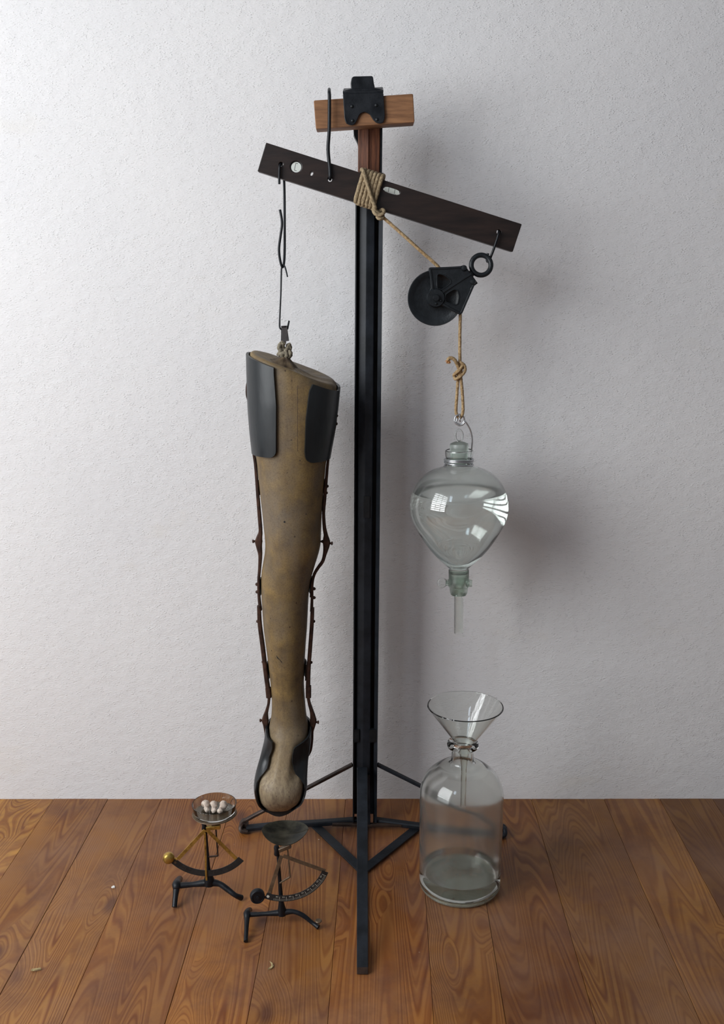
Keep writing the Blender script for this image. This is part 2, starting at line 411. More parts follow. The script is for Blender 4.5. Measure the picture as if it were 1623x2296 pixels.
# wall_back: a gently uneven old plaster surface
V, Fc = [], []; nx, nz = 90, 60
for j in range(nz + 1):
    for i in range(nx + 1):
        x = -2.6 + 5.2 * i / nx; z = -0.03 + 3.1 * j / nz
        V.append((x, WALL_Y + .005 * (noise.noise(Vector((x * 1.3, 5, z * 1.3)))) if z > .05 else WALL_Y + .0008 * noise.noise(Vector((x * 6, 1, 0))), z))
for j in range(nz):
    for i in range(nx): a = j * (nx + 1) + i; Fc.append((a, a + 1, a + nx + 2, a + nx + 1))
o = len(V); V += [(-2.6, WALL_Y + .15, -.03), (2.6, WALL_Y + .15, -.03), (2.6, WALL_Y + .15, 3.07), (-2.6, WALL_Y + .15, 3.07)]
Fc += [(o + 3, o + 2, o + 1, o), tuple([o, o + 1] + list(range(nx, -1, -1))), tuple([o + 2, o + 3] + list(range(nz * (nx + 1), (nz + 1) * (nx + 1)))),
       tuple([o + 3, o] + [j * (nx + 1) for j in range(nz + 1)]), tuple([o + 1, o + 2] + [j * (nx + 1) + nx for j in range(nz, -1, -1)])]
w = mk('wall_back', V, Fc, M['wall'], origin=(0, WALL_Y, 0)); autosmooth(w, 40); w['kind'] = 'structure'
V, Fc = boxd(-2.6, 2.6, -1.2, WALL_Y + .01, -.06, -.022)
fl = mk('floor', V, Fc, M['gap'], smooth=False, origin=(0, 0, 0)); fl['kind'] = 'structure'
edges = [-800, -640, -505, -380, -250, -128, -8, 119, 241, 362, 522, 649, 775, 940, 1052, 1192, 1355, 1480, 1598, 1722, 1850, 1990, 2120, 2260, 2400]
SK = R(1.35)
# board stain, golden to brown, with light falloff painted into the darker right-hand boards
BOARD_TINT_FALLOFF = [(1, .95, .8), (.95, .88, .7), (1.02, .98, .8), (.95, .86, .7), (1.05, .92, .72), (1.04, .98, .74), (1.0, .98, .74), (1.0, .97, .78), (.98, .95, .84),
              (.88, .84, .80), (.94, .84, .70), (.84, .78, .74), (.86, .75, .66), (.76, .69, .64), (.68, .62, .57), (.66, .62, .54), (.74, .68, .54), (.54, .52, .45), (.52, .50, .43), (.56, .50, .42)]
for a, b in zip(edges[:-1], edges[1:]):
    xa = FL(a, 1793).x + .0003; xb = FL(b, 1793).x - .0003; y0 = -1.1; y1 = WALL_Y + .004
    dz = random.uniform(-.0006, .0006); bv = .0007
    sh = lambda x, y: x - math.tan(SK) * (WALL_Y - y)
    V = []
    for y in (y0, y1):
        for x, z in ((xa, -.022), (xa, dz - bv), (xa + bv, dz), (xb - bv, dz), (xb, dz - bv), (xb, -.022)): V.append((sh(x, y), y, z))
    Fc = [(i, (i + 1) % 6, 6 + (i + 1) % 6, 6 + i) for i in range(6)] + [tuple(range(6)), tuple(range(6, 12))]
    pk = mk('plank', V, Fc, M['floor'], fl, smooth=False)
    pk.color = BOARD_TINT_FALLOFF[edges.index(a) % len(BOARD_TINT_FALLOFF)] + (1,)

# the high window behind the viewer: painted frame with glazing bars (it shows only as a reflection in the glass)
wl = bpy.data.objects['high_window_daylight']; wm = wl.rotation_euler.to_matrix().to_4x4(); wm.translation = wl.location
dd = []
for k in range(8):
    yy = -.375 + .75 * k / 7; dd.append(bar_data(wm @ Vector((-.17, yy, -.012)), wm @ Vector((.17, yy, -.012)), .020, .016, ref=wm.to_3x3() @ Vector((0, 0, 1))))
for xx in (-.16, .16): dd.append(bar_data(wm @ Vector((xx, -.39, -.012)), wm @ Vector((xx, .39, -.012)), .030, .03, ref=wm.to_3x3() @ Vector((0, 0, 1))))
V, Fc = merge(*dd); o = mk('window_1', V, Fc, M['frame'], smooth=False); o['kind'] = 'structure'
# the big window in the left of the room; bars added to stripe its reflections
wl = bpy.data.objects['window_daylight']; wm = wl.rotation_euler.to_matrix().to_4x4(); wm.translation = wl.location; dd = []
rf = wm.to_3x3() @ Vector((0, 0, 1))
for k in range(10):
    yy = -1.05 + 2.1 * k / 9; dd.append(bar_data(wm @ Vector((-.96, yy, -.03)), wm @ Vector((.96, yy, -.03)), .075, .03, ref=rf))
for xx in (-.97, -.32, .32, .97): dd.append(bar_data(wm @ Vector((xx, -1.1, -.03)), wm @ Vector((xx, 1.1, -.03)), .07, .04, ref=rf))
V, Fc = merge(*dd); o = mk('window_2', V, Fc, M['frame'], smooth=False); o['kind'] = 'structure'

# ------------------------------------------------------------------ the iron stand
YP = 2.085
foot_c = FL(817, 1850)
st = thing('iron_stand', (foot_c.x, YP + .02, 0), 'tall black iron stand with a grooved pole, wooden head block and three-legged foot', 'stand')
mpx = S(1100, YP)
def pole(name, u0, u1, v0, v1, ya, yb, m, prof=None, parent=st):
    """length of pole between photo heights ya (top), yb (bottom); u across in px at 59 px pole width, v depth in m"""
    A = P(829, 290, YP); B = P(817.5, 1840, YP)
    def axis(y): f = (y - 290) / 1550; Q = P(829 + (817.5 - 829) * f, y, YP); return Q
    pr = prof or [(u0, v0), (u1, v0), (u1, v1), (u0, v1)]
    V = []
    for y in (ya, yb):
        q = axis(y)
        for u, v in pr: V.append((q.x + u * .000925, q.y + v, q.z))
    n = len(pr); Fc = [(i, (i + 1) % n, n + (i + 1) % n, n + i) for i in range(n)] + [tuple(range(n)), tuple(range(n, 2 * n))]
    return mk(name, V, Fc, m, parent, smooth=False)
pole('side_bar', 0, 0, 0, 0, 388, 1842, M['black'], [(-30, -.004), (-27.5, -.006), (-26, -.002), (-25.5, .036), (-30, .036)])
pole('side_bar', 0, 0, 0, 0, 388, 1846, M['black2'], [(21, .002), (29.5, -.006), (30, -.004), (30, .036), (25, .036), (21, .010)])
pole('back_web', -30, 30, .034, .038, 388, 1842, M['black'])
pole('inner_post', 0, 0, 0, 0, 440, 1765, M['black2'], [(-23, .008), (-21, .003), (-6, -.003), (-4, -.003), (11, -.001), (13, .001), (14, .006), (14, .032), (-23, .032)])
pole('wooden_post', 0, 0, 0, 0, 280, 440, M['postwood'], [(-25, .004), (-23, 0), (-3, -.004), (-1, -.001), (21, .001), (23, .004), (23, .034), (-25, .034)])
for u0, u1 in ((-29.5, -15), (9, 29.5)):
    s0 = 0
    pole('clip', 0, 0, 0, 0, 1634, 1662, M['casting'], [(u0, -.008), (u1, -.004), (u1, .004), (u0, .004)])
pole('maker_plate', -8, 6, -.0045, -.001, 1112, 1160, M['casting'])
pole('edge_strip', 23, 27, -.002, .034, 286, 392, M['black'])
# black bracket behind the wooden head
plate('rear_bracket', roundpoly([(792, 286), (858, 284), (856, 300), (853, 322), (804, 330), (800, 318), (793, 305)], 5), [], YP + .012, .02, M['black'], st, .001)
# head block, bracket plate and cap lug
YB = 2.035
def block(name, q, Y0, th, m, parent, bev=.0015): return plate(name, q, [], Y0, th, m, parent, bev)
block('head_block', roundpoly([(703, 225), (926, 210), (929.5, 274), (708, 289)], 3, 2), YB, .045, M['blockwood'], st)
plateo = plate('cap_plate', roundpoly([(768.5, 210), (859.5, 207), (863, 262), (860, 274), (852, 277), (843, 275), (836, 268), (829, 256), (817, 250.5), (806, 256), (800, 270), (795, 279), (787, 281), (776, 277), (772, 266)], 4), [], YB - .0055, .0055, M['black'], st, .001)
# shoulder that folds back over the block, then the upright lug
A = [P(768.5, 210, YB - .005), P(859.5, 207, YB - .005), P(858, 200, YB + .045), P(771, 203, YB + .045)]
V = A + [a + Vector((0, 0, .004)) for a in A]
o = mk('cap_shoulder', V, [(0, 1, 2, 3), (4, 5, 6, 7), (0, 1, 5, 4), (1, 2, 6, 5), (2, 3, 7, 6), (3, 0, 4, 7)], M['black'], st, smooth=False)
plate('cap_lug', roundpoly([(788, 175), (792, 171), (834, 170), (836.5, 173), (838, 186), (840, 194), (841, 204), (786, 206), (787, 196), (785.5, 188)], 4), [], YB + .012, .028, M['black'], st, .0015)
plate('cap_flare', roundpoly([(786, 199), (840, 197), (858, 200), (860, 208), (768, 211), (771, 203)], 3), [], YB + .002, .034, M['black'], st, .001)
for x, y in ((789, 238.6), (843.4, 236), (790.4, 270.6), (845, 268)):
    lathe('screw', [(0, .0022), (.0016, .0020), (.0030, .0010), (.0034, 0)], P(x, y, YB - .0055), M['casting'], plateo, axis=(0, -1, 0), seg=14)
# feet
zt = P(817, 1715, YP).z
LB = M['bronze']
def L3(a, Y): return P(a[0], a[1], Y)
legs_pts_left = [P(790, 1714, YP + .01), P(690, 1766, YP + .012), P(600, 1812, YP + .014), P(562, 1833, YP + .012)]
curl = FL(540, 1850, .012)
def sidefoot(sgn):
    # thin round stay from the pole out to the foot, rolled end, floor bar coming back
    if sgn < 0:
        top = P(790, 1714, YP + .008); out = P(556, 1836, YP - .0)
        pts = [top, top.lerp(out, .33), top.lerp(out, .66), out, FL(541, 1850, .016), FL(542, 1862, .008), FL(556, 1864, .006)]
        floorb = [FL(552, 1857, .009), FL(620, 1850, .011), FL(700, 1846, .012), FL(800, 1839, .014)]
    else:
        top = P(846, 1714, YP + .008); out = P(1112, 1846, YP - .0)
        pts = [top, top.lerp(out, .33), top.lerp(out, .66), out, FL(1130, 1857, .016), FL(1130, 1872, .008), FL(1116, 1876, .006)]
        floorb = [FL(1118, 1868, .009), FL(1040, 1862, .011), FL(940, 1852, .012), FL(838, 1839, .014)]
    lg = strip('leg', pts, [.0065, .0065, .0065, .007, .009, .009, .007], .013, LB if sgn < 0 else M['black2'], st, ref=(0, 1, 0))
    strip('floor_bar', floorb, [.010, .010, .011, .012], .018, M['black2'], st, ref=(0, 1, 0))
    # rolled foot end
    c = FL(547 if sgn < 0 else 1124, 1858 if sgn < 0 else 1869, .0)
    tube('rolled_foot', [c + Vector((0, d, .0105)) for d in (-.013, -.005, .005, .013)], [.0095, .0105, .0105, .0095], LB if sgn < 0 else M['black'], st, sub=1, k=14)
sidefoot(-1); sidefoot(1)
# front leg: flat bar from the pole front down to the floor, return bar under it
t0 = P(812, 1722, YP - .012); tip = FL(812.5, 2172, .008)
bar('leg', t0, tip, .0235, .006, M['black2'], st, ref=(0, -.25, 1), w1=.0205)
bar('floor_bar', FL(813, 2165, .0035), FL(815, 1846, .0045), .0165, .005, M['black'], st, ref=(0, 0, 1))
bar('foot_lip', tip + Vector((0, -.004, -.007)), tip + Vector((0, -.0005, .0035)), .0205, .006, M['bronze'], st)
bar('stem', P(826, 1735, YP - .004), P(827, 1850, YP - .006), .007, .012, M['black'], st)
for a, b in (((706, 1850), (816, 1955)), ((932, 1858), (816, 1950))):
    bar('brace', FL(*a, .006), FL(*b, .006), .021, .004, M['black2'], st, ref=(0, 0, 1))
bar('cross_rail', FL(745, 1848, .013), FL(900, 1850, .013), .010, .006, M['bronze'], st, ref=(0, 0, 1))

# ------------------------------------------------------------------ spirit level hung as the balance beam
YL = 2.030
lv = thing('spirit_level', P(873, 470, YL + .011), 'long dark-stained wooden spirit level hung slanting across the stand as a beam', 'spirit level')
hole_l = circ(630, 368.5, 5, 5); hole_s = circ(698.5, 389, 3.2, 5, 14, R(12)); hole_m = circ(739.5, 402, 5, 5.5); hole_r = circ(1118, 520, 5, 5)
vr = circ(663.5, 374, 13.5); vl = [(878 + a * math.cos(R(17.2)) - b * math.sin(R(17.2)), 427.6 + a * math.sin(R(17.2)) + b * math.cos(R(17.2))) for a, b in
     [(19.5 * (1 if i in range(-6, 7) else 1) * math.copysign(abs(math.cos(t)) ** .7, math.cos(t)), 6.6 * math.copysign(abs(math.sin(t)) ** .8, math.sin(t))) for i, t in [(k, 2 * math.pi * k / 24) for k in range(24)]]]
plate('body', roundpoly([(596.5, 319.5), (1170, 502.5), (1149.5, 565), (577, 384)], 2, 2), [hole_l, hole_s, hole_m, hole_r, vr, vl], YL, .022, M['brownwood'], lv, .001)
s_ = S(400, YL)
pr = [(.0125 , 0), (.0135, -.0012), (.0148, -.0012), (.0152, 0)]
lathe('vial_recess_ring', [(.0100, .004), (.0128, .0010), (.0128, .010), (.0100, .010)], P(663.5, 374, YL) + Vector((0, 0, 0)), M['leather_edge'], lv, axis=(0, 1, 0), seg=28, closed=True)
rv = plate('round_vial', circ(663.5, 374, 11.5), [], YL + .008, .004, M['vial'], lv)
for seg in (((663, 366), (660, 382)), ((663, 366), (668, 367)), ((660, 382), (665, 383))):
    bar('index_line', P(*seg[0], YL + .007), P(*seg[1], YL + .007), .0009, .0006, M['leather_edge'], rv)
dirl = Vector((math.cos(R(17.2)), math.sin(R(17.2))))
a0 = P(878 - 17 * dirl.x, 427.6 - 17 * dirl.y, YL + .010); a1 = P(878 + 17 * dirl.x, 427.6 + 17 * dirl.y, YL + .010)
lvv = tube('long_vial', [a0, a0.lerp(a1, .1), a0.lerp(a1, .9), a1], [.0035, .0052, .0052, .0035], M['vial'], lv, sub=1, k=14)
for k in (-7, 7):
    bar('index_line', P(878 + k * dirl.x + 1, 427.6 + k * dirl.y - 5, YL + .0035), P(878 + k * dirl.x - 1, 427.6 + k * dirl.y + 5, YL + .0035), .0009, .0006, M['leather_edge'], lvv)

# ------------------------------------------------------------------ hooks and wires
o = tube('hook', [P(740, 262, YB + .056), P(739, 222, YB + .056), P(738, 206, YB + .050), P(738, 200, YB + .020), P(738, 206, YB - .010), P(738.5, 225, YB - .013), P(738, 290, YB - .013), P(735.5, 335, YB - .010), P(739, 375, YL - .004), P(740, 396, YL - .005), P(740, 402, YL + .006), P(739, 397, YL + .026), P(738, 380, YL + .030)],
     [.0022, .0026, .0028, .003, .0032, .0034, .0034, .0036, .0034, .0034, .0030, .003, .0024], M['black'])
tag(o, 'long thick black hook over the wooden head block, passing through the level', 'hook')
tube_pts = [P(626, 413, YL - .004), P(626, 392, YL - .0045), P(627, 373, YL - .004), P(630, 368.5, YL + .006), P(633, 373, YL + .027), P(636, 392, YL + .029), P(637.5, 430, YL + .020), P(638, 500, YL + .010), P(638, 560, YL + .006), P(636.5, 590, YL + .004), P(633.5, 599, YL + .002), P(630, 592, YL), P(626.5, 575, YL - .001), P(625.5, 555, YL - .002), P(629, 528, YL - .002), P(632, 505, YL - .003), P(631, 488, YL - .003), P(627.5, 470, YL - .003)]
o = tube('hook', tube_pts, [.0023, .0024, .0025, .0026, .0026, .0026, .0026, .0026, .0026, .0026, .0026, .0025, .0025, .0025, .0025, .0025, .0025, .0025], M['black'])
tag(o, 'long black wire hook hung through the left hole of the level', 'hook')
YG = 2.03
o = tube('hook', [P(644.5, 621, YG - .004), P(641, 606, YG - .003), P(638, 597, YG - .001), P(635, 594, YG + .003), P(631.5, 600, YG + .004), P(630.5, 615, YG + .003), P(629.5, 660, YG), P(627.5, 705, YG), P(626.8, 730, YG - .001), P(629, 737, YG - .002), P(636, 740, YG - .002), P(643.5, 738, YG - .002), P(645.5, 731, YG - .002), P(648, 719, YG - .003)],
     [.0014, .0015, .0016, .0017, .0017, .0017, .0016, .0016, .0018, .0019, .0019, .0020, .0020, .0018], M['black'])
tag(o, 'thin straight wire hook between the long hook and the leg', 'hook')
o = tube('hook', [P(1118, 527, YL + .030), P(1118, 521, YL + .027), P(1118.5, 518.5, YL + .010), P(1118, 522, YL - .004), P(1115, 534, YL - .006), P(1108, 555, YL - .006), P(1102, 571, YL - .005), P(1097, 583, YL + .001), P(1092.5, 586, YL + .010), P(1092, 577, YL + .018), P(1094, 568, YL + .019)],
     [.0018, .0022, .0024, .0025, .0026, .0026, .0026, .0028, .0028, .0028, .0026], M['black'])
tag(o, 'short black hook joining the right end of the level to the pulley ring', 'hook')

# ------------------------------------------------------------------ pulley
YU = 2.022            # mid plane of the sheave
pu = thing('pulley', P(1000, 650, YU), 'black cast-iron pulley block with ring hanging from the right end of the level', 'pulley')
hc = P(975.5, 668, YU); q = S(668, YU)
r = 61.5 * q
prof = [(.006, -.011), (.019, -.011), (.019, -.007), (.040 , -.006), (.0435, -.0078), (.050, -.0100), (r - .001, -.0108), (r, -.0085), (r - .003, -.006), (r - .009, -.0015), (r - .009, .0015), (r - .003, .006), (r, .0085), (r - .001, .0108), (.050, .0115), (.0435, .0105), (.040, .006), (.019, .007), (.019, .011), (.006, .011)]
lathe('wheel', prof, hc, M['casting'], pu, axis=(0, 1, 0), seg=72, closed=True, ang=50)
outer = [(962, 600), (1031, 598), (1036, 595), (1043, 598), (1050, 608), (1063, 626), (1065.5, 634), (1062, 641), (1056, 644), (1051, 660), (1037, 702), (1031, 706), (1022, 702), (998, 688), (988, 685)] + \
        [(975.5 + 20 * math.cos(R(a)), 668 + 20 * math.sin(R(a))) for a in range(70, 245, 16)] + [(966, 645), (965, 630), (963, 612), (960, 605)]
h1 = roundpoly([(980, 614), (993, 615), (1010, 626), (1011, 635), (990, 650), (979, 645)], 5); h2 = roundpoly([(998.5, 660), (1018, 648), (1027, 651), (1030, 666), (1026, 683), (1018, 684), (998, 677)], 5)
ck = plate('cheek_plate', roundpoly(outer, 2, 2), [h1, h2], YU - .0185, .0045, M['casting'], pu, .0008)
plate('cheek_plate', roundpoly(outer, 2, 2), [h1, h2], YU + .0140, .0045, M['casting'], pu, .0008)
for pts in ([(964, 603), (968, 632), (970, 650)], [(986, 660), (1020, 637), (1056, 614)], [(1062, 638), (1048, 670), (1034, 702)], [(990, 680), (1012, 693), (1032, 703)], [(964, 602), (1000, 601), (1034, 599)]):
    strip('rib', [P(a, b, YU - .0190) for a, b in pts], .0042, .003, M['casting'], ck)
for hh in (h1, h2):
    tube('opening_rim', [P(a, b, YU - .0187) for a, b in hh[::3]], .0011, M['casting'], ck, sub=3, k=6, cyclic=True)
lathe('hub_boss', [(0, .0245), (.0065, .0245), (.0068, .0225), (.0165, .0222), (.0185, .019), (.0185, .0135), (0, .0135)], hc, M['casting'], pu, axis=(0, -1, 0), seg=36)
lathe('axle_pin', [(0, .029), (.0058, .0285), (.0065, .0275), (.0065, -.022), (0, -.022)], hc, M['casting'], pu, axis=(0, -1, 0), seg=24)
for x, y in ((986, 674), (975.5, 681)):
    lathe('rivet', [(0, .0258), (.0018, .0252), (.0026, .0235), (.0026, .0215), (0, .0215)], Vector((P(x, y, YU).x, YU, P(x, y, YU).z)), M['casting'], pu, axis=(0, -1, 0), seg=14)
for x, y in ((1038, 602), (1058, 632)):
    c = P(x, y, YU)
    lathe('bolt', [(0, .0235), (.0042, .0225), (.0060, .0195), (.0060, -.0195), (.0042, -.0215), (0, -.022)], c, M['casting'], pu, axis=(0, -1, 0), seg=20)
bar('yoke', P(1034, 600, YU), P(1063, 640, YU), .014, .030, M['casting'], pu)
rc = P(1078.5, 594.5, YU); rr = 21.8 * q
tube('ring', [rc + Vector((math.cos(a) * rr, .004 * math.sin(a), math.sin(a) * rr)) for a in [2 * math.pi * i / 24 for i in range(24)]], .0050, M['casting'], pu, sub=2, k=12, cyclic=True)
tube('ring_neck', [P(1050, 619, YU), P(1058, 612, YU), P(1063, 606, YU)], [.0085, .0065, .0055], M['casting'], pu, sub=2, k=12)

# ------------------------------------------------------------------ rope: lashing round the level, over the pulley, knotted to the flask wire
rp = thing('rope', P(829, 430, YL), 'beige cord lashed round the level, led over the pulley and knotted at the flask wire', 'rope')
bd = Vector((math.cos(R(17.6)), math.sin(R(17.6)))); bn = Vector((-bd.y, bd.x))   # along / across the level, in photo px
cx, cy = 828.5, 424.5
def LP(al, ac, Y): return P(cx + al * bd.x + ac * bn.x, cy + al * bd.y + ac * bn.y, Y)
pts = []; rr_ = .0042; f_, b_ = YL - .0048, YL + .0268
nturn = 6
for k in range(nturn):
    o_ = -22 + k * 8.4; j = random.uniform(-.6, .6)
    # every turn leans a little, drawn towards the knot
    pts += [LP(o_ + 2 + j, 36.5, f_ + .004), LP(o_ - .5, 30, f_), LP(o_ - 1.5 + j, 0, f_ - .0008), LP(o_ - 2, -30, f_), LP(o_ - 1, -36.5, f_ + .004), LP(o_ + 0, -37.2, YL + .012), LP(o_ + 1, -35, b_ - .004), LP(o_ + 3, 0, b_), LP(o_ + 5, 35, b_ - .004), LP(o_ + 7, 37.5, YL + .012)]
pts = pts[:-1]
tube('lashing', pts, rr_, M['rope'], rp, sub=4, k=12, strands=3, twist=420)
# diagonal strand across the lashing, then the small bundle of knot turns at the lower right
tube('cross_strand', [LP(-29, -33, YL + .018), LP(-30, -37, YL + .004), LP(-27, -36, f_ - .004), LP(-20, -26, f_ - .0070), LP(-2, 0, f_ - .0088), LP(14, 22, f_ - .0085), LP(23, 33, f_ - .0070), LP(28, 42, f_ - .004), P(860, 487, f_ - .001)], rr_ * .88, M['rope'], rp, sub=5, k=12, strands=3, twist=420)
tube('hitch', [P(836, 468, f_ - .002), P(840, 478, f_ - .007), P(849, 483, f_ - .009), P(858, 479, f_ - .008), P(861, 474, f_ - .003), P(857, 470, f_ + .002), P(850, 475, f_ + .004), P(846, 485, f_ - .002), P(850, 490, f_ - .007), P(859, 489, f_ - .004)], rr_ * .85, M['rope'], rp, sub=5, k=12, strands=3, twist=420)
# lead to the pulley and round its groove
hub = P(975.5, 668, YU); gr_ = r - .0065
arc = []
for a in range(128, -12, -14):
    arc.append(hub + Vector((math.cos(R(a)) * gr_, 0, math.sin(R(a)) * gr_)))
enter = P(975, 592, YU - .001)
a_pts = [P(858, 486, f_), P(880, 506, f_ + .002), P(930, 551, YU), P(981, 597, YU)] + [p for p in arc if p.x > P(985, 600, YU).x] 
dn = hub + Vector((gr_, 0, -.012))
a_pts += [Vector((P(1031.5, 705, YU).x, YU, P(1031.5, 705, YU).z)), P(1030.8, 760, YU), P(1030.8, 812, YU)]
tube('lead', a_pts, .0032, M['string'], rp, sub=5, k=10, strands=3, twist=520)
# knot
K = YU
tube('knot', [P(1029, 812, K), P(1033, 813, K - .004), P(1041, 820, K - .004), P(1042, 832, K - .004), P(1034, 842, K - .007), P(1022, 850, K - .006), P(1019, 845, K - .001), P(1022, 836, K + .004), P(1033, 826, K + .006), P(1040, 822, K + .003), P(1038, 818, K - .003), P(1030, 830, K - .009), P(1020, 838, K - .007), P(1018, 843, K + .001), P(1026, 848, K + .006), P(1036, 838, K + .006)], .0032, M['string'], rp, sub=5, k=10, strands=3, twist=520)
tube('knot_core', [P(1031, 810, K), P(1031, 825, K), P(1030, 838, K), P(1029, 852, K)], [.003, .0058, .0062, .004], M['string'], rp, sub=4, k=10, strands=3, twist=400)
tube('loop', [P(1033, 845, K - .001), P(1034.5, 860, K - .002), P(1037, 890, K - .002), P(1038, 920, K - .002), P(1035.5, 931, K), P(1030, 937, K + .003), P(1025, 932, K + .004), P(1022, 920, K + .003), P(1024, 890, K + .002), P(1026, 860, K + .001), P(1027, 845, K)], .0031, M['string'], rp, sub=5, k=10, strands=3, twist=520)
tl = tube('tail', [P(1029, 828, K - .003), P(1025, 818, K - .006), P(1020, 808, K - .008), P(1012, 802.5, K - .009), P(1006, 804, K - .009), P(1003.5, 809, K - .009)], [.0030, .0034, .0036, .0034, .0034, .0030], M['string'], rp, sub=5, k=10, strands=3, twist=520)
dd = []
for i in range(16):
    c = P(1004 + random.uniform(-1.5, 3), 808 + random.uniform(-1, 2), K - .009); v = Vector((random.uniform(-.7, .8), random.uniform(-.5, .5), random.uniform(-1, .1))).normalized() * .0055
    dd.append(tube_data([c, c + v * .6, c + v + Vector((random.uniform(-.001, .001), 0, -.001))], [.0009, .0007, .0004], sub=2, k=5))
V, Fc = merge(*dd); mk('frayed_end', V, Fc, M['fray'], rp)['kind'] = 'stuff'

# ------------------------------------------------------------------ separating flask
YF = 2.03
fx = 1028.6
fk = thing('separating_flask', P(fx, 1275, YF), 'pear-shaped glass flask half full of water with stopper and tap, hanging from the cord', 'flask')
ax0 = P(fx + .6, 1020, YF); ax1 = P(fx - .4, 1415, YF); faxis = (ax0 - ax1).normalized()
def fz(y): return (P(fx, y, YF) - ax1).dot(faxis)
qf = S(1130, YF)
body = [(22, 1284), (22, 1275), (33, 1264), (46, 1252.5), (63, 1234), (77, 1215.5), (89, 1197), (100, 1178), (107, 1160), (110, 1143), (110, 1128), (107, 1112), (101, 1096), (91, 1079), (78, 1066), (62, 1056), (46, 1050), (35, 1046), (29, 1042), (28, 1036), (28, 1028), (30, 1025), (31, 1018), (31, 1011), (29, 1009)]
# smooth the profile
pp = catmull([(a, b, 0) for a, b in body], 3)
prof_o = [(p.x * qf, fz(p.y)) for p in pp]
def inset(prof, t):
    out = []
    for i, (a, b) in enumerate(prof):
        p = Vector(prof[max(i - 1, 0)]); n = Vector(prof[min(i + 1, len(prof) - 1)]); d = (n - p).normalized()
        nn = Vector((d.y, -d.x)); nn = nn if nn.x * 1 > 0 or True else -nn
        out.append((max(a - nn.x * t, .0005), b - nn.y * t))
    return out
prof_i = inset(prof_o, .0022)
allp = prof_o + prof_i[::-1]; npo = len(prof_o)
lathe('bulb', allp, ax1, M['glass'], fk, axis=faxis, seg=96, closed=True, ang=60, m2=M['haze2'], m2rows=lambda r_: npo <= r_ < len(allp) - 1 and fz(1102.5) < allp[r_][1] < fz(1050))
# water inside, up to the level line, a hair into the inner wall
zw = fz(1102.5)
wp = [(a, b) for a, b in inset(prof_o, .0020) if b < zw]
lastr = [a for a, b in inset(prof_o, .0020) if b >= zw][0]
wp = [(0, wp[0][1])] + wp + [(lastr, zw), (lastr * .97, zw - .0006), (0, zw - .0006)]
lathe('water', wp, ax1, M['water'], fk, axis=faxis, seg=96, ang=60)
# stopper with glass loop
lathe('stopper', [(0, fz(1045)), (.016, fz(1045)), (.0185, fz(1014)), (.0190, fz(1008)), (.0195, fz(1000)), (.0185, fz(995)), (.012, fz(991.5)), (.006, fz(990)), (0, fz(990))], ax1, M['frost'], fk, axis=faxis, seg=40)
tube('stopper_loop', [P(1029 + 8.2 * math.cos(a), 977 + 13 * math.sin(a), YF + .003 * math.cos(a)) for a in [2 * math.pi * i / 16 for i in range(16)]], .0021, M['glass'], fk, sub=2, k=10, cyclic=True)
# tap
lathe('tap_barrel', [(.0215, fz(1278)), (.0215, fz(1298)), (.0222, fz(1300)), (.0222, fz(1314)), (.0196, fz(1317)), (.0185, fz(1328)), (.0165, fz(1333)), (.010, fz(1334)), (.010, fz(1326)), (.014, fz(1320)), (.015, fz(1300)), (.0185, fz(1292)), (.0185, fz(1279))], ax1, M['frost'], fk, axis=faxis, seg=40, closed=True)
lathe('outlet_tube', [(.0102, fz(1334)), (.0102, fz(1415)), (.0098, fz(1419)), (.0080, fz(1419)), (.0078, fz(1415)), (.0078, fz(1318)), (.0102, fz(1318))], ax1, M['glass'], fk, axis=faxis, seg=32, closed=True)
kc_ = P(fx, 1307, YF)
lathe('tap_key', [(0, -.028), (.0062, -.028), (.0066, -.024), (.0078, .024), (.0072, .028), (0, .028)], kc_, M['frost'], fk, axis=(1, -.1, 0), seg=24)
kd_ = P(991, 1307, YF - .004)
lathe('key_handle', [(0, -.0022), (.0095, -.0022), (.0108, -.0008), (.0108, .0008), (.0095, .0022), (0, .0022)], kd_, M['glass'], fk, axis=(.25, -1, .1), seg=32)
tube('key_stem', [P(1000, 1306, YF - .003), P(1004, 1306, YF - .002), P(1008, 1306, YF)], [.0035, .003, .0045], M['glass'], fk, sub=2, k=10)
# wire round the neck
wr = thing('wire_hanger', P(fx, 1047, YF), 'galvanised wire coiled round the neck of the hanging flask and hooked through the cord', 'wire')
pts = []
rw = .0292
for i in range(0, 3 * 16 + 1):
    a = 2 * math.pi * i / 16 + R(200); t = i / 48
    y = 1029 + 14 * t ** 1.5 + (1 if i > 34 else 0) * 2
    c = P(fx, y, YF); pts.append(c + Vector((math.cos(a) * rw, math.sin(a) * rw, .0006 * math.sin(3 * a))))
tube('coil', pts, .0017, M['tin'], wr, sub=2, k=8)
tube('hanger', [P(1053, 1045, YF - .012), P(1058, 1034, YF - .004), P(1057, 1020, YF + .002), P(1057.5, 1004, YF + .002), P(1058.5, 985, YF), P(1055, 966, YF - .002), P(1048, 952, YF - .004), P(1042, 944, YF - .005)], .0017, M['tin'], wr, sub=5, k=8)
lp = []
for i in range(20):
    a = R(-20) - 2 * math.pi * i / 14 ; rad = 12.5 - .16 * i
    lp.append(P(1030.5 + rad * math.cos(a), 941 - rad * 1.05 * math.sin(a), YU - .006 + .0006 * i))
lp += [P(1030, 930, YU + .003), P(1030, 938, YU - .009), P(1032, 946, YU - .009)]
tube('eye', [P(1042, 944, YF - .005)] + lp, .0017, M['tin'], wr, sub=4, k=8)

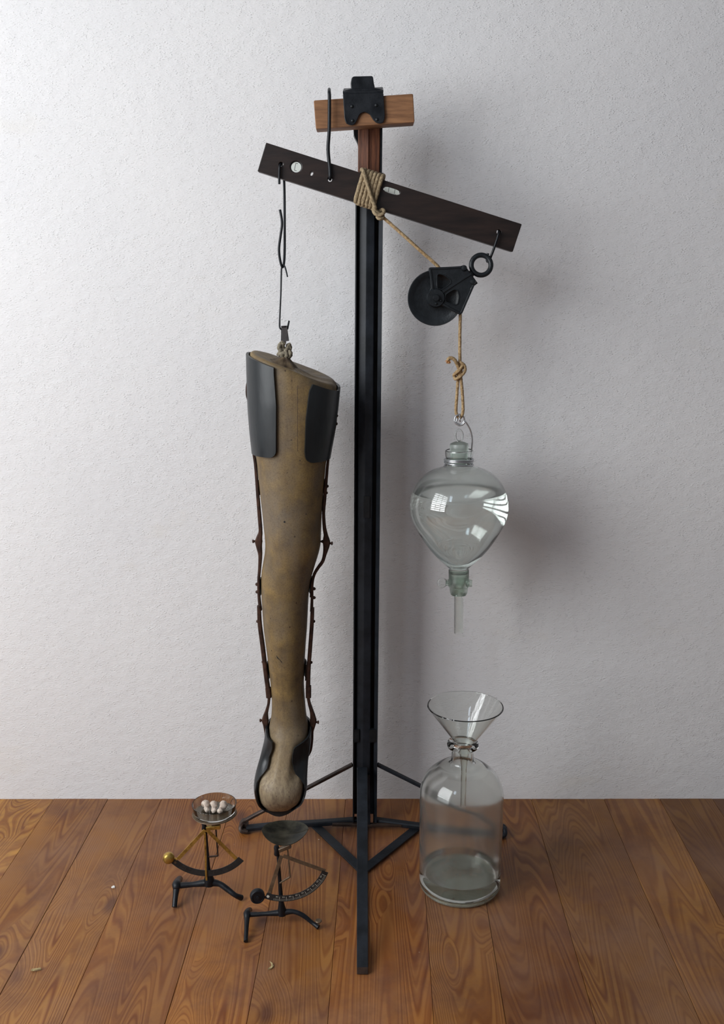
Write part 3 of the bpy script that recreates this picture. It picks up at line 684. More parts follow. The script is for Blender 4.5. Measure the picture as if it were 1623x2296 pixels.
# ------------------------------------------------------------------ bottle and funnel on the floor
YT = 1.855
bx0 = FL(1028, 2045).x; bc = Vector((P(1032, 1900, YT).x, YT, 0))
bt = thing('glass_bottle', bc, 'wide clear glass bottle with a little water, standing on the floor boards', 'bottle')
RB = .0835
po = [(0, .0), (RB - .012, .0), (RB - .004, .003), (RB - .0005, .010), (RB, .020), (RB + .001, .10), (RB + .0015, .19), (RB + .001, .215), (RB - .004, .235), (RB - .014, .252), (RB - .030, .266), (.042, .273), (.028, .277), (.0235, .282), (.0225, .290), (.0225, .306), (.0245, .309), (.0290, .311), (.0315, .315), (.0315, .320), (.0290, .3245), (.0245, .326), (.0200, .3245)]
bb = catmull([(a, b, 0) for a, b in po[1:]], 3); bo = [(0, 0)] + [(max(p.x, 0), max(p.y, 0)) for p in bb]
pi_ = [(0, .014), (.03, .012), (RB - .014, .0065), (RB - .007, .010), (RB - .0045, .020), (RB - .003, .10), (RB - .0025, .19), (RB - .003, .214), (RB - .0085, .232), (RB - .018, .248), (RB - .033, .2615), (.041, .2685), (.027, .2725), (.0198, .279), (.0185, .288), (.0185, .306), (.0185, .318)]
bi = [(0, .014)] + [(p.x, p.y) for p in catmull([(a, b, 0) for a, b in pi_[1:]], 3)]
allb = bo + bi[::-1]; nbo = len(bo)  # inner face is dusty above the water
lathe('glass_body', allb, bc, M['glass'], bt, seg=96, ang=40, m2=M['haze'], m2rows=lambda r_: r_ >= nbo and .046 < allb[r_][1] < .262)
gb = bpy.data.objects['glass_body']; gb.data.materials.append(M['base'])
for p in gb.data.polygons:
    if p.center.z < .0145: p.material_index = 2
zw = .044
wv = [(0, .0138), (.03, .0118), (RB - .014, .0062), (RB - .0068, .010), (RB - .0042, .020), (RB - .0037, zw), (RB - .006, zw - .001), (0, zw - .001)]
lathe('water', wv, bc, M['water'], bt, seg=96, ang=50)
# funnel
zr = .3235
fc = bc + Vector((.0035, 0, 0))
fn = thing('glass_funnel', fc + Vector((0, 0, zr)), 'thin clear glass funnel standing in the neck of the bottle', 'funnel')
zm = P(1036, 1583, YT).z; rm = 84.5 * S(1583, YT)
th = .0013
lathe('cone', [(rm - .002, zm + .0005), (rm, zm + .001), (rm + .0008, zm - .0005), (.0210, .3250), (.0120, .3110), (.0095, .300), (.0060, .270), (.0055, .185), (.0042, .185), (.0046, .270), (.0080, .300), (.0105, .3120), (.0195, .3262)], fc, M['fglass'], fn, seg=80, closed=True, ang=12)

# ------------------------------------------------------------------ the artificial leg
YC = 2.03
rows = [(780, 560, 760), (830, 561, 757), (870, 562, 755), (920, 564, 750), (970, 568, 743), (1015, 573, 735), (1040, 577, 730.5), (1100, 583, 725), (1150, 589, 721.5), (1200, 594, 719.5), (1220, 595.5, 719), (1240, 594, 714.5), (1260, 590.5, 708), (1280, 587, 702), (1300, 586, 696), (1330, 586.5, 692), (1370, 589, 690), (1410, 592, 688), (1450, 597.5, 685), (1490, 602.5, 682.5), (1530, 607, 681), (1570, 610, 683.5), (1600, 609, 686), (1620, 605, 689.5), (1640, 602, 690.5)]
foot = [(1660, 600, 690), (1680, 595, 687), (1700, 590, 683.5), (1720, 584, 682), (1740, 579, 681), (1760, 577, 680.5), (1780, 579.5, 677), (1797, 583.5, 671), (1808, 592, 659), (1814, 602, 646)]
yf = [(780, .080), (900, .080), (1015, .074), (1100, .072), (1200, .074), (1260, .064), (1330, .058), (1420, .056), (1530, .044), (1600, .042), (1640, .044), (1680, .040), (1700, .036), (1730, .040), (1760, .046), (1780, .042), (1797, .030), (1808, .018), (1814, .008)]
yb = [(780, .080), (900, .082), (1015, .078), (1150, .070), (1240, .060), (1330, .072), (1400, .070), (1530, .044), (1600, .050), (1640, .070), (1680, .070), (1700, .055), (1760, .032), (1790, .022), (1814, .008)]
ycn = [(780, 2.03), (1560, 2.03), (1620, 2.022), (1680, 2.000), (1720, 1.985), (1760, 1.975), (1814, 1.968)]
def itp(tab, y, k=1):
    if y <= tab[0][0]: return tab[0][k]
    for a, b in zip(tab, tab[1:]):
        if y <= b[0]:
            f = (y - a[0]) / (b[0] - a[0]); return a[k] * (1 - f) + b[k] * f
    return tab[-1][k]
allrows = rows + foot
def sm(tab, y, k=1, d=9): return (itp(tab, y - d, k) + itp(tab, y, k) * 2 + itp(tab, y + d, k)) / 4
def section(y, off=0.0):
    Yc = sm(ycn, y); xl = sm(allrows, y, 1, 6); xr = sm(allrows, y, 2, 6)
    L_ = P(xl, y, Yc); R_ = P(xr, y, Yc)
    return (L_.x + R_.x) / 2, (R_.x - L_.x) / 2 + off, Yc, sm(yf, y) + off, sm(yb, y) + off, (L_.z + R_.z) / 2
def legpoint(y, th_, off=0.0):
    """th_: 0 faces the viewer, + to the right (degrees), 180 back"""
    cx_, hw, Yc, df, db, z = section(y, off); s, c = math.sin(R(th_)), math.cos(R(th_))
    X = cx_ + hw * math.copysign(abs(s) ** .92, s); Yv = Yc - (df if c > 0 else db) * math.copysign(abs(c) ** .92, c)
    # instep ridge: the foot narrows to a raised ridge in front
    if y > 1645 and y < 1752 and c > 0:
        g = math.sin(math.pi * (y - 1645) / 107.0)
        X_n = X; d = abs(s)
        Yv += .020 * g * min(1, max(0, (d - .28) / .35)) * c
    return Vector((X, Yv, z))
pl_l = P(563, 791, YC); pl_r = P(755, 863, YC)
sl = (pl_r.z - pl_l.z) / (pl_r.x - pl_l.x)
def ztop(x, y): return pl_l.z + (x - pl_l.x) * sl + (y - YC) * .07 + .004 * math.sin((x - pl_l.x) * 22) * (1 if y < YC else -.6)
lgt = thing('artificial_leg', P(630, 1815, 1.97), 'old artificial leg with leather cuffs and rusty side braces, hanging toe down', 'leg')
SEG = 72
V, Fc = [], []
NT_ = 16
for i in range(NT_):
    f = i / NT_
    for j in range(SEG):
        t_ = 360 * j / SEG
        p = legpoint(1015, t_)
        for it in range(4):
            z = ztop(p.x, p.y) * (1 - f) + P(650, 1015, YC).z * f
            yy = 1015 - (z - P(650, 1015, YC).z) / ((P(650, 800, YC).z - P(650, 1015, YC).z) / 215)
            p = legpoint(yy, t_)
        if i == 0:
            c0 = section(yy); p = Vector((c0[0] + (p.x - c0[0]) * .985, c0[2] + (p.y - c0[2]) * .985, p.z))
        V.append((p.x, p.y, z))
ys = list(range(1015, 1815, 8)) + [1814]
for y in ys:
    for j in range(SEG): V.append(legpoint(y, 360 * j / SEG))
nr = NT_ + len(ys)
for i in range(nr - 1):
    for j in range(SEG): a = i * SEG + j; b = i * SEG + (j + 1) % SEG; Fc.append((a, b, b + SEG, a + SEG))
# toe end cap
c0 = section(1814); tip_ = len(V); V.append((c0[0] - .004, c0[2] - .002, c0[5] - .004))
for j in range(SEG): Fc.append(((nr - 1) * SEG + j, (nr - 1) * SEG + (j + 1) % SEG, tip_))
# stuffed top
top0 = [Vector(V[j]) for j in range(SEG)]; cc_ = sum(top0, Vector()) / SEG
prev = list(range(SEG))
for f, dz in ((.955, .0035), (.90, .0045), (.80, .0030), (.62, .000), (.42, -.001), (.22, .0015)):
    row = []
    for j in range(SEG):
        p = cc_.lerp(top0[j], f); V.append((p.x, p.y, p.z + dz + .0012 * math.sin(j * 1.3) * (1 - f))); row.append(len(V) - 1)
    for j in range(SEG): Fc.append((prev[j], prev[(j + 1) % SEG], row[(j + 1) % SEG], row[j]))
    prev = row
V.append((cc_.x, cc_.y, cc_.z + .004)); 
for j in range(SEG): Fc.append((prev[j], prev[(j + 1) % SEG], len(V) - 1))
mk('limb', V, Fc, M['leg'], lgt)
def onleg(x, y, off=0.0):
    cx_, hw, Yc, df, db, z = section(y, 0); X = P(x, y, Yc - df * .8).x
    v = max(-1, min(1, (X - cx_) / hw)); return legpoint(y, math.degrees(math.asin(math.copysign(abs(v) ** (1 / .92), v))), off)
for hx, hy, hr in ((639, 1153, .0024), (686, 1138, .0013), (654, 975, .0011), (673, 1020, .0012), (702, 885, .0012)):
    lathe('nail_hole', [(0, .0004), (hr * .8, .0003), (hr, -.0002)], onleg(hx, hy), M['leather_edge'], lgt, axis=(0, -1, 0), seg=12)
tube('scar', [onleg(620, 1452, .0000), onleg(623, 1457, .0001), onleg(628, 1461, .0000), onleg(632, 1466, .0001)], [.0004, .0012, .0006, .0010], M['leather_edge'], lgt, sub=3, k=6)
tube('seam', [onleg(668, y, -.0003) for y in range(856, 1004, 12)], .0006, simple('dark_seam', srgb(60, 46, 36), srgb(96, 76, 58), 90, .7), lgt, sub=2, k=6)
# leather shells wrapped round the limb
def shell(name, ysr, left, right, off, th_, m, parent=lgt, n=44, topfn=None, stand=0.0):
    """surface from angle left(y) the long way or short way to right(y); left<right"""
    Vo, Vi = [], []
    for yi, y in enumerate(ysr):
        a, b = left(y), right(y)
        for j in range(n + 1):
            t = a + (b - a) * j / n; yy = y if topfn is None else topfn(y, t)
            e = min(j, n - j) / n; lift = stand * max(0, 1 - e * 9)
            Vo.append(legpoint(yy, t, off + th_ + lift)); Vi.append(legpoint(yy, t, off + lift))
    rws = len(ysr); w_ = n + 1; N = len(Vo); Fc = []
    for i in range(rws - 1):
        for j in range(n):
            a = i * w_ + j; Fc.append((a, a + 1, a + 1 + w_, a + w_)); Fc.append((N + a, N + a + w_, N + a + 1 + w_, N + a + 1))
    for j in range(n): Fc.append((j, N + j, N + j + 1, j + 1)); k = (rws - 1) * w_ + j; Fc.append((k, k + 1, N + k + 1, N + k))
    for i in range(rws - 1):
        a = i * w_; Fc.append((a, a + w_, N + a + w_, N + a)); a += n; Fc.append((a, N + a, N + a + w_, a + w_))
    return autosmooth(mk(name, Vo + Vi, Fc, m, parent), 50)
def ang(x, y, off=.004):
    cx_, hw, Yc, df, db, z = section(y, off); X = P(x, y, Yc - df * .7).x
    v = max(-1, min(1, (X - cx_) / hw)); return math.degrees(math.asin(math.copysign(abs(v) ** (1 / .92), v)))
# top edge of both cuffs follows the sloping rim
zq = (P(650, 800, YC).z - P(650, 1015, YC).z) / 215
def rimy(t, yg=860):
    yy = yg
    for _ in range(4):
        p = legpoint(yy, t, .004); yy = 1015 - (ztop(p.x, p.y) - P(650, 1015, YC).z) / zq
    return yy
def cuff(name, edge_x, left_side, ybot, drop, round_px):
    yN = 30; n = 110; Vo, Vi = [], []
    for i in range(yN + 1):
        f = i / yN
        for j in range(n + 1):
            g = j / n
            # guess column angle from mid height edge
            yy = 0
            t0_ = None
            for _ in range(3):
                yy_ = yy if yy else 940
                e = ang(itp(edge_x, yy_), yy_)
                t = (-178 + (e + 178) * g) if left_side else (e + (178 - e) * g)
                top = max(rimy(t) + drop, edge_x[0][0] if False else 0)
                # rounded lower corner by the front edge
                d_edge = abs(t - e) / 90 * 95
                corner = max(0, round_px - d_edge); lift = round_px - math.sqrt(max(0, round_px ** 2 - corner ** 2))
                bot = ybot - lift
                yy = top * (1 - f) + bot * f
            Vo.append(legpoint(yy, t, .0075)); Vi.append(legpoint(yy, t, .0020))
    rws, w_, N = yN + 1, n + 1, (yN + 1) * (n + 1); Fc = []
    for i in range(rws - 1):
        for j in range(n):
            a = i * w_ + j; Fc.append((a, a + 1, a + 1 + w_, a + w_)); Fc.append((N + a, N + a + w_, N + a + 1 + w_, N + a + 1))
    for j in range(n): Fc.append((j, N + j, N + j + 1, j + 1)); k = (rws - 1) * w_ + j; Fc.append((k, k + 1, N + k + 1, N + k))
    for i in range(rws - 1):
        a = i * w_; Fc.append((a, a + w_, N + a + w_, N + a)); a += n; Fc.append((a, N + a, N + a + w_, a + w_))
    return autosmooth(mk(name, Vo + Vi, Fc, M['leather'], lgt), 50)
cuff('leather_cuff', [(830, 617), (870, 620), (900, 622), (1000, 621.5), (1015, 620)], True, 1014, 3, 12)
cuff('leather_cuff', [(852, 703), (870, 694), (930, 686.5), (1000, 684), (1028, 686)], False, 1026, 6, 14)
# open leather slipper: two flaps running round the sole
le = [(1628, 598), (1640, 602), (1645, 612), (1660, 612), (1672, 609), (1685, 604), (1697, 603), (1710, 600), (1720, 593), (1730, 584), (1742, 577), (1760, 574), (1780, 577), (1797, 583), (1808, 592), (1814, 602)]
re_ = [(1628, 694), (1640, 690), (1647, 676), (1655, 659), (1670, 656), (1690, 655), (1710, 658), (1722, 662), (1735, 673), (1750, 681), (1765, 682), (1780, 679), (1797, 672), (1808, 660), (1814, 648)]
ysr = [1626 + 4 * i for i in range(46)] + [1811, 1814]
def la(y): return max(-100, ang(itp(le, y), y, .006))
def ra(y): return min(100, ang(itp(re_, y), y, .006))
shell('slipper', ysr, lambda y: ra(y), lambda y: 360 + la(y), .0035, .004, M['leather'], n=64, stand=.002)
# thick sole behind the toe (its black rim shows round the toe)
solx = [(1690, 588, 686), (1710, 582, 686), (1730, 577, 686), (1750, 573, 687), (1765, 572, 686.5), (1780, 575, 681), (1795, 579, 675), (1808, 588, 665), (1817, 599, 654), (1823, 611, 642)]
Vs = []; nn_ = 0
def yso(y): return itp(ycn, min(y, 1814)) + .012
out_ = [(itp(solx, y, 1), y) for y in list(range(1690, 1816, 6)) + [1819, 1822]] + [(617, 1825), (626, 1826), (635, 1825)] + [(itp(solx, y, 2), y) for y in [1822, 1819] + list(range(1814, 1689, -6))]
N = len(out_)
for dy, ins in ((-.010, 1.5), (-.005, 0), (.016, 0), (.022, 3)):
    for x, y in out_:
        cxx = 629; X = x + (3 if x < cxx else -3) * (ins / 3)
        yl = yso(y); p = P(X, y, yl); Vs.append((p.x, yl + dy, p.z))
Fs = []
for r_ in range(3):
    for j in range(N): a = r_ * N + j; b = r_ * N + (j + 1) % N; Fs.append((a, b, b + N, a + N))
Fs += [tuple(range(N)), tuple(3 * N + j for j in range(N))]
so = mk('sole', Vs, Fs, M['leather_edge'], lgt)
bmm = bmesh.new(); bmm.from_mesh(so.data); bmesh.ops.triangulate(bmm, faces=[f for f in bmm.faces if len(f.verts) > 4]); bmm.to_mesh(so.data); bmm.free(); autosmooth(so, 45)
# cuff flange seen behind the left cuff
# side braces
def brace(pl, wid, YY, side):
    b = strip('side_brace', [P(x, y, YY) for x, y in pl], [w_ * .00093 for w_ in wid], .011, M['rust'], lgt)
    return b
Lb = [(559, 842), (554, 862), (553.5, 885), (558, 905), (562, 960), (568, 1012), (573, 1045), (578, 1110), (582, 1160), (584, 1190), (581.5, 1204), (580, 1214), (581, 1226), (583.5, 1245), (582, 1275), (580, 1300), (580.5, 1335), (584, 1368)]
Lw = [3, 4, 4, 4, 4.5, 5, 6, 7, 8, 8, 13, 17, 13, 8.5, 6.5, 6, 6, 7]
b1 = brace(Lb, Lw, YC - .008, -1)
Lb2 = [(580.5, 1358), (582.5, 1400), (589, 1450), (596, 1510), (601, 1545), (603, 1562)]
strip('brace_sleeve', [P(x, y, YC - .009) for x, y in Lb2], [.0075, .0085, .0088, .0088, .0095, .0095], .013, M['rust'], lgt)
strip('brace_socket', [P(601, 1542, YC - .010), P(602, 1552, YC - .010), P(603, 1563, YC - .010)], .0115, .014, M['rust'], lgt)
b2 = brace([(603.5, 1560), (602, 1578), (597.5, 1596), (595.5, 1605), (594.5, 1615), (595.5, 1626), (596.5, 1642), (597, 1658), (596.5, 1672)], [6.5, 6, 8, 12, 16, 11, 7, 6, 3], YC - .008, -1)
Rb = [(752.5, 921), (752, 945), (747, 975), (740, 1005), (735, 1035), (731, 1080), (727.5, 1120), (725.5, 1150), (727, 1180), (730, 1198), (731, 1208), (732, 1217), (731, 1228), (728, 1242), (723.5, 1258), (713, 1273), (704, 1289), (700, 1310), (699.5, 1340), (698.5, 1370)]
Rw = [5, 6, 6, 6, 6, 7, 8, 7, 7.5, 9, 14, 17, 13, 8.5, 7, 6.5, 6.5, 6, 6, 7]
b3 = brace(Rb, Rw, YC - .008, 1)
Rb2 = [(700.5, 1363), (699, 1400), (695.5, 1450), (692, 1500), (690.5, 1540), (691, 1563)]
strip('brace_sleeve', [P(x, y, YC - .009) for x, y in Rb2], [.0078, .0082, .0085, .0085, .0095, .0095], .013, M['rust'], lgt)
strip('brace_socket', [P(691.5, 1538, YC - .010), P(691.5, 1550, YC - .010), P(691.5, 1563, YC - .010)], .0115, .014, M['rust'], lgt)
b4 = brace([(690.5, 1560), (693, 1575), (698, 1592), (701, 1605), (702, 1616), (701, 1627), (699.5, 1640), (699, 1662), (696.5, 1680), (691, 1692), (686, 1698)], [6.5, 6.5, 8, 12, 16, 12, 7, 6.5, 6, 5, 3], YC - .008, 1)
def pin(x, y, d, par, r_=.0034):
    c = P(x, y, YC - .008)
    lathe('rivet', [(0, -.002), (r_ * 1.2, -.002), (r_ * 1.2, .001), (r_ * .7, .0015), (r_ * .7, .0045), (r_ * 1.1, .005), (r_ * 1.1, .0075), (0, .0085)], c, M['rust'], par, axis=(d, -.15, 0), seg=12)
pin(574, 1213.5, -1, b1); pin(737.5, 1218, 1, b3); pin(590, 1615, -1, b2); pin(707, 1619, 1, b4); pin(722, 1214, -1, b3, .0026)
for x, y, d, b in ((580, 1393, -1, b1), (592, 1484, -1, b2), (701, 1393, 1, b3), (695, 1485, 1, b4), (578, 1310, -1, b1), (578.5, 1327, -1, b1), (702, 1320, 1, b3), (702, 1340, 1, b3), (731, 1090, 1, b3), (729, 1105, 1, b3), (752, 932, 1, b3), (751, 950, 1, b3)):
    lathe('rivet', [(0, .0055), (.0020, .0052), (.0034, .0030), (.0036, 0), (0, 0)], P(x, y, YC - .008), M['rust'], b, axis=(d, -.2, 0), seg=12)
# bands that pass behind the limb between the braces
for y0, y1 in ((1080, 1112), (1300, 1337), (1488, 1524)):
    shell('back_band', [y0 + (y1 - y0) * k / 4 for k in range(5)], lambda y: 84, lambda y: 276, .0030, .0025, M['leather_edge'], n=30)
# cord lump, leather tab and gathered hide at the top
kx = 638
gl = []
for i in range(5):
    f = i / 4; gl.append(None)
Vg, Fg = [], []
base_c = P(640, 812, YC); SG = 28
for f, rad, up in ((0, .030, -.010), (.25, .021, -.002), (.5, .013, .004), (.75, .008, .009), (1, .0055, .016)):
    for j in range(SG):
        a = 2 * math.pi * j / SG; rr2 = rad * (1 + .16 * math.sin(7 * a + f * 2)); X = base_c.x - .003 * (1 - f) + rr2 * 1.0 * math.cos(a); Yy = base_c.y + rr2 * math.sin(a)
        Vg.append((X, Yy, base_c.z + up + (X - base_c.x) * sl * (1 - f) + .0015 * math.sin(5 * a)))
for i in range(4):
    for j in range(SG): a = i * SG + j; b = i * SG + (j + 1) % SG; Fg.append((a, b, b + SG, a + SG))
Fg.append(tuple(4 * SG + j for j in range(SG)))
mk('gathered_hide', Vg, Fg, simple('dark_brown_hide', srgb(70, 56, 42), srgb(120, 102, 78), 60, .6, bump=.002, bscale=120), lgt)
dd = []
for pts, rad in (([(634, 768), (628, 773), (626, 781), (630, 787), (626, 793), (624, 798)], .0044), ([(636, 768), (633, 776), (636, 784), (632, 792), (634, 799)], .0046), ([(646, 772), (645, 780), (640, 788), (643, 796), (640, 801)], .0044),
                 ([(647, 771), (650, 779), (648, 786), (651, 792), (650, 798), (645, 801)], .0044), ([(625, 788), (633, 783), (643, 785), (651, 790)], .0040), ([(626, 796), (634, 791), (644, 794), (652, 797)], .0040)):
    dd.append(tube_data([P(x, y, YC - .004 - .004 * math.sin(k * 1.7 + x)) for k, (x, y) in enumerate(pts)], rad, sub=5, k=12, strands=4, twist=300))
V, Fc = merge(*dd); autosmooth(mk('cord_knot', V, Fc, M['greyrope'], lgt), 60)
tab_m = simple('grey_brown_leather_tab', (.030, .025, .026), (.065, .055, .055), 60, .6, bump=.001)
bar('leather_tab', P(637, 732, YC - .010), P(641.5, 765, YC - .010), .0118, .002, tab_m, lgt)
bar('leather_tab', P(636, 736, YC + .006), P(635.5, 770, YC + .002), .0105, .002, tab_m, lgt)
bar('tab_fold', P(631, 732.5, YC - .002), P(642.5, 732, YC - .002), .0032, .018, tab_m, lgt, ref=(0, 1, 0))

# ------------------------------------------------------------------ letter scales
def letter_scale(thing_name, label, Y0, piv, col_base, head, arms_end, arc_a, arc_b, R_px, wt, wt_mat, armm, foot_j, foot_front, foot_rear, foot_right, link, pointer, thick, group, legr):
    base = FL(*col_base); base.z = 0
    t = thing(thing_name, (P(col_base[0], col_base[1], Y0).x, Y0, 0), label, 'scale', group)
    q = S(piv[1], Y0); pv = P(*piv, Y0); BK = M['black']
    # column with swelling at its foot
    cb = P(col_base[0], col_base[1], Y0); ct = P(head[0] + 3, head[1] + 6, Y0)
    tube('column', [cb + Vector((0, 0, -.004)), cb + Vector((0, 0, .006)), cb.lerp(ct, .16), cb.lerp(ct, .3), cb.lerp(ct, .7), ct], [.0085 * thick, .0080 * thick, .0052 * thick, .0042, .0034, .0030], BK, t, sub=3, k=14)
    lathe('column_head', [(0, -.009), (.0042, -.009), (.0052, -.007), (.0044, 0), (.0054, .007), (.0045, .0105), (0, .0115)], P(head[0], head[1], Y0), BK, t, seg=20)
    # foot: an arched cross piece on the left and a swept toe on the right
    fj = foot_j
    tube('foot', [foot_front, foot_front.lerp(fj, .45) + Vector((0, 0, .002)), fj.lerp(foot_front, .2) + Vector((0, 0, .001)), fj + Vector((0, 0, .002)), fj.lerp(foot_rear, .5) + Vector((0, 0, .003)), foot_rear], [.0046 * legr, .0048 * legr, .0058 * legr, .0082 * legr, .0066 * legr, .0056 * legr], BK, t, sub=4, k=12)
    tube('foot_bar', [fj, fj.lerp(cb, .5) + Vector((0, 0, -.0005)), cb] + foot_right, [.0055 * legr, .0046 * legr, .0075 * legr] + [.0050 * legr] * (len(foot_right) - 2) + [.0042 * legr, .0052 * legr], BK, t, sub=4, k=12)
    # quadrant: two flat arms and the graduated arc
    for e in arms_end: bar('arm', P(piv[0] - 2 + (4 if e[0] > piv[0] else 0), piv[1] + 2, Y0 - .0075), P(*e, Y0 - .0075), .0072, .0014, armm, t)
    n = 30; V, Fc = [], []
    for k in range(n + 1):
        a = R(arc_a + (arc_b - arc_a) * k / n)
        for rr3 in (R_px - 7.4, R_px + 7.4):
            for dy in (-.0098, -.0084): V.append(pv + Vector((math.cos(a) * rr3 * q, dy, -math.sin(a) * rr3 * q)))
    for k in range(n):
        a = k * 4; b = a + 4
        Fc += [(a, a + 2, b + 2, b), (a + 1, b + 1, b + 3, a + 3), (a, b, b + 1, a + 1), (a + 2, a + 3, b + 3, b + 2)]
    Fc += [(0, 1, 3, 2), (n * 4, n * 4 + 2, n * 4 + 3, n * 4 + 1)]
    arc = mk('scale_arc', V, Fc, M['scaleplate'], t, smooth=False)
    dd = []
    def rad_(a, r0, r1, w_):
        a = R(a); u = Vector((math.cos(a), 0, -math.sin(a))); return bar_data(pv + u * r0 * q + Vector((0, -.0100, 0)), pv + u * r1 * q + Vector((0, -.0100, 0)), w_, .0004)
    span = arc_b - arc_a; nt = 44
    for k in range(nt + 1):
        a = arc_a + span * (.05 + .83 * k / nt); big = k % 5 == 0
        dd.append(rad_(a, R_px - (4.5 if big else -1.0) , R_px + 5.6, .0006 if big else .0004))
        if k % 5 in (2,):
            for s_2 in (-1.1, .2, 1.2): dd.append(rad_(a + s_2, R_px - 5.5, R_px - 2.2, .0005))
    V, Fc = merge(*dd); mk('graduation', V, Fc, M['mark'] if armm is not M['brass'] else M['faint'], arc, smooth=False)['kind'] = 'stuff'
    a = R(arc_b - span * .035); lathe('emblem', [(0, .0006), (.0026, .0005), (.0028, 0)], pv + Vector((math.cos(a) * R_px * q, -.0098, -math.sin(a) * R_px * q)), M['mark'] if armm is not M['brass'] else M['dullbrass'], arc, axis=(0, -1, 0), seg=16)
    # counterweight
    wc = P(wt[0], wt[1], Y0 - .008)
    if wt_mat is M['brass']: prof = [(0, -.0085), (.008, -.008), (.0108, -.005), (.0117, 0), (.0108, .005), (.008, .008), (0, .0092)]
    else: prof = [(0, -.006), (.0130, -.006), (.0142, -.004), (.0142, .004), (.0130, .006), (.0110, .0062), (.0105, .0048), (.003, .0048), (.0028, .0066), (0, .0068)]
    lathe('counterweight', prof, wc, wt_mat, t, axis=(.28, -1, .05), seg=32)
    bar('weight_stem', P(wt[0] + 10, wt[1] + 1, Y0 - .008), P(wt[0] + 20, wt[1] + 3, Y0 - .0085), .004, .003, wt_mat, t)
    # parallel linkage
    lk = link
    bar('link', P(*lk[0], Y0 - .004), P(*lk[1], Y0 - .004), .0075, .009, armm, t)
    bar('link_rod', P(*lk[2], Y0 - .003), P(*lk[3], Y0 - .003), .0028, .003, M['bronze'] if armm is M['brass'] else armm, t)
    bar('link_rod', P(*lk[3], Y0 - .003), P(*lk[4], Y0 - .003), .0030, .003, M['bronze'] if armm is M['brass'] else armm, t)
    if pointer:
        strip('pointer', [P(*p_, Y0 - .0112) for p_ in pointer], .0038, .0012, armm, t)
    return t
# scale with the glass dish
Y1 = 1.812
s1 = letter_scale('letter_scale', 'brass-armed letter scale with black foot, carrying a glass dish of white pieces', Y1, (462, 1859), (469, 1979), (457.5, 1851), [(399, 1926), (539, 1935)], 41, 136, 103.5,
                  (378, 1923.5), M['brass'], M['brass'], P(396, 1986, Y1 - .004), FL(391, 2034, .004), FL(399, 1983, .006) + Vector((0, .02, 0)), [P(492, 1982, Y1 - .002), P(510, 1994, Y1 - .008), P(527, 2007, Y1 - .014), FL(541, 2013, .005)],
                  [(463, 1857), (494, 1853), (484, 1858), (488.5, 1919), (468, 1921)], [(459, 1868), (461, 1910), (461.5, 1950), (463, 1974)], 1.35, 'letter scales on the floor', 1.15)
# pan under the dish
dc = P(481, 1823.5, Y1)
lathe('pan', [(0, -.028), (.006, -.027), (.009, -.021), (.022, -.010), (.042, -.0020), (.0445, 0), (.044, .0012), (.020, .0002), (0, 0)], dc, M['dullbrass'], s1, seg=48)
dz = dc + Vector((0, 0, .0012))
dish = lathe('glass_dish', [(0, 0), (.037, .0), (.0400, .0012), (.0415, .005), (.0440, .0195), (.0442, .0205), (.0438, .0210), (.0428, .0205), (.0424, .0195), (.0400, .006), (.0385, .0034), (.036, .0026), (0, .0026)], dz, M['glass'], seg=72, ang=25)
tag(dish, 'shallow round glass dish standing on the brass letter scale', 'dish')
labs = ['white knobbly bone piece in the dish, leftmost and smoothest of the three', 'white knobbly bone piece in the middle of the glass dish', 'white knobbly bone piece in the dish, rightmost, with the widest head']
for k, (a, b, sc_k) in enumerate((((459, 1801), (464, 1816), 1.0), ((478, 1802), (479.5, 1817), .95), ((502, 1803), (493, 1818), 1.1))):
    zf = dz.z + .0026
    A = FL(*a, zf + .010); B = FL(*b, zf + .006)
    path = [A, A.lerp(B, .35) + Vector((.0015, 0, .001)), A.lerp(B, .65), A.lerp(B, .88), B]
    Vb, Fb = tube_data([A + (A - B).normalized() * .006] + path + [B + (B - A).normalized() * .004], [.002] + [.0076 * sc_k, .0070 * sc_k, .0044, .0046, .0056] + [.0025], sub=5, k=18)
    Vn = []
    for v in Vb:
        v = Vector(v); d = noise.noise(v * 190) * .0016 + noise.noise(v * 420 + Vector((k, 0, 0))) * .0006
        v = v + Vector((d, d * .7, d)); v.z = max(v.z, zf + .0003); Vn.append(v)
    o = mk('bone_piece', Vn, Fb, M['white']); tag(o, labs[k], 'bone', 'white pieces in the glass dish')
# second scale, nearer
Y2 = 1.727
s2 = letter_scale('letter_scale', 'dull brown and black letter scale with an empty tarnished pan, nearer the viewer', Y2, (633, 1917), (632, 2046), (620, 1908), [(602, 2008), (729, 1953)], 20, 112, 102,
                  (577, 2009), M['black'], M['dullbrass'], P(554, 2051, Y2), FL(551, 2111, .004), FL(560, 2040, .005), [P(658, 2044, Y2 - .001), P(680, 2053, Y2 - .004), P(700, 2069, Y2 - .008), FL(714, 2079, .004)],
                  [(626, 1906), (651, 1896), (645, 1906), (650.5, 1966), (627, 1980)], None, 1.05, 'letter scales on the floor', .9)
sp_ = FL(714, 2078, .004)
lathe('levelling_screw', [(0, .002), (.0014, .002), (.0014, .010), (.0060, .0115), (.0066, .0130), (.0058, .0142), (0, .0145)], sp_, M['dullbrass'], s2, seg=20)
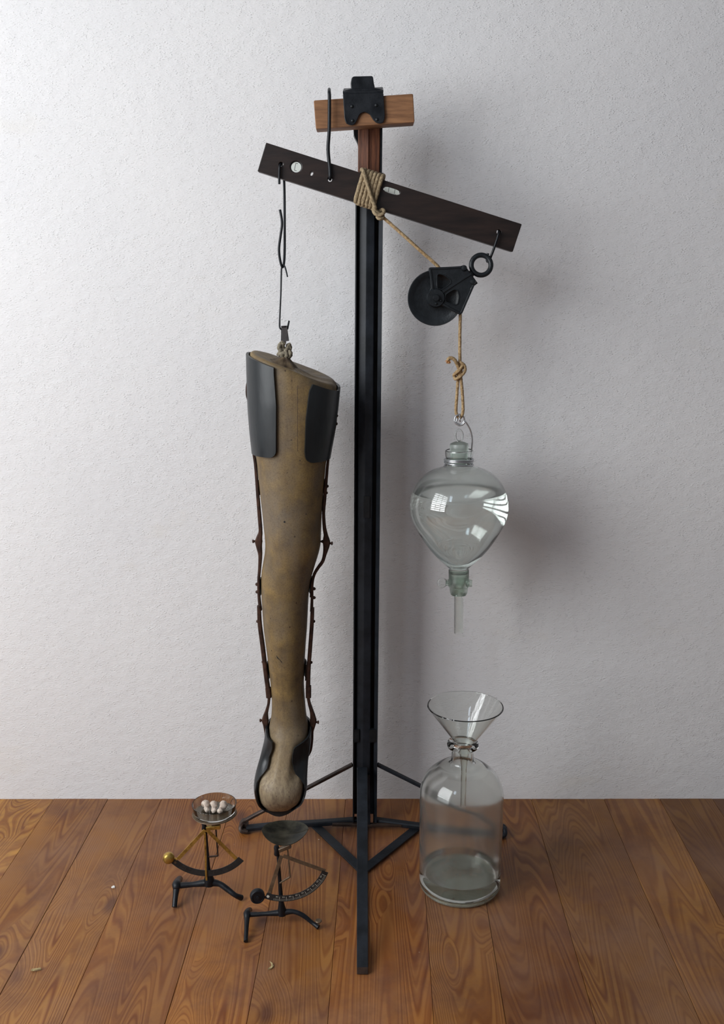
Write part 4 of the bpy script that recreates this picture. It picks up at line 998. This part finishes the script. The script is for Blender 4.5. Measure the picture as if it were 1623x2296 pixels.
# saddle-shaped tarnished pan
pc = P(639, 1864, Y2); V, Fc = [], []; n_r, n_a = 9, 56
for lay in (0, 1):
    for i in range(1, n_r + 1):
        for j in range(n_a):
            a = 2 * math.pi * j / n_a; f = i / n_r
            X = .0445 * f * math.cos(a); Yv = .0405 * f * math.sin(a)
            zz = -.0060 * (1 - f * f) + .0070 * (X / .0445) ** 2 * (1 if Yv < 0 else .4) - .004 * (Yv < 0) * (Yv / .04) ** 2 * 1.4
            V.append((pc.x + X, pc.y + Yv - .001, pc.z + zz + (.001 if lay == 0 else -.0002)))
    V.append((pc.x, pc.y, pc.z - .0060 + (.001 if lay == 0 else -.0002)))
per = n_r * n_a + 1
for lay in (0, 1):
    o = lay * per
    for i in range(n_r - 1):
        for j in range(n_a): a = o + i * n_a + j; b = o + i * n_a + (j + 1) % n_a; Fc.append((a, b, b + n_a, a + n_a))
    for j in range(n_a): Fc.append((o + j, o + (j + 1) % n_a, o + per - 1))
for j in range(n_a): a = (n_r - 1) * n_a + j; b = (n_r - 1) * n_a + (j + 1) % n_a; Fc.append((a, b, b + per, a + per))
autosmooth(mk('pan', V, Fc, M['panmetal'], s2), 50)
tube('pan_stem', [pc + Vector((.004, 0, -.006)), P(645, 1893, Y2)], [.004, .0035], M['dullbrass'], s2, sub=2, k=12)

# ------------------------------------------------------------------ small things on the boards
def flake(name, px, py, outline, th_, m, label, cat, z0=.0009):
    c = FL(px, py, z0); V = [(c.x + a, c.y + b, z0 + .0004 * math.sin(i * 2.1) + .0004) for i, (a, b) in enumerate(outline)] + [(c.x + a * .9, c.y + b * .9, z0 + th_ + .0005 * math.cos(i * 1.7)) for i, (a, b) in enumerate(outline)]
    n = len(outline); Fc = [(i, (i + 1) % n, n + (i + 1) % n, n + i) for i in range(n)] + [tuple(range(n)), tuple(range(n, 2 * n))]
    return tag(mk(name, V, Fc, m, smooth=False), label, cat)
flake('plaster_flake', 254, 1990, [(-.004, -.001), (-.001, -.0035), (.0035, -.002), (.003, .002), (0, .0035), (-.003, .003)], .0022, M['chip'], 'tiny white plaster flake lying on the boards left of the scales', 'flake')
flake('wood_splinter', 81, 2175, [(-.009, -.003), (-.002, -.0038), (.009, .001), (.008, .0038), (.001, .001), (-.008, .0008)], .0028, M['splinter'], 'small pale wood splinter lying on the boards near the left edge', 'splinter')
flake('knot_sliver', 606, 2167, [(-.004, -.010), (.003, -.006), (.0065, .001), (.003, .009), (-.003, .014), (.001, .006), (.002, .000), (-.001, -.005)], .0016, M['splinter'], 'thin curved yellowish sliver marking the gap in a dark knot, in front of the scales', 'board blemish')  # added raised sliver, stands in for a pale gap in the board's knot
for o in bpy.data.objects:
    if '_w' in o: del o['_w']
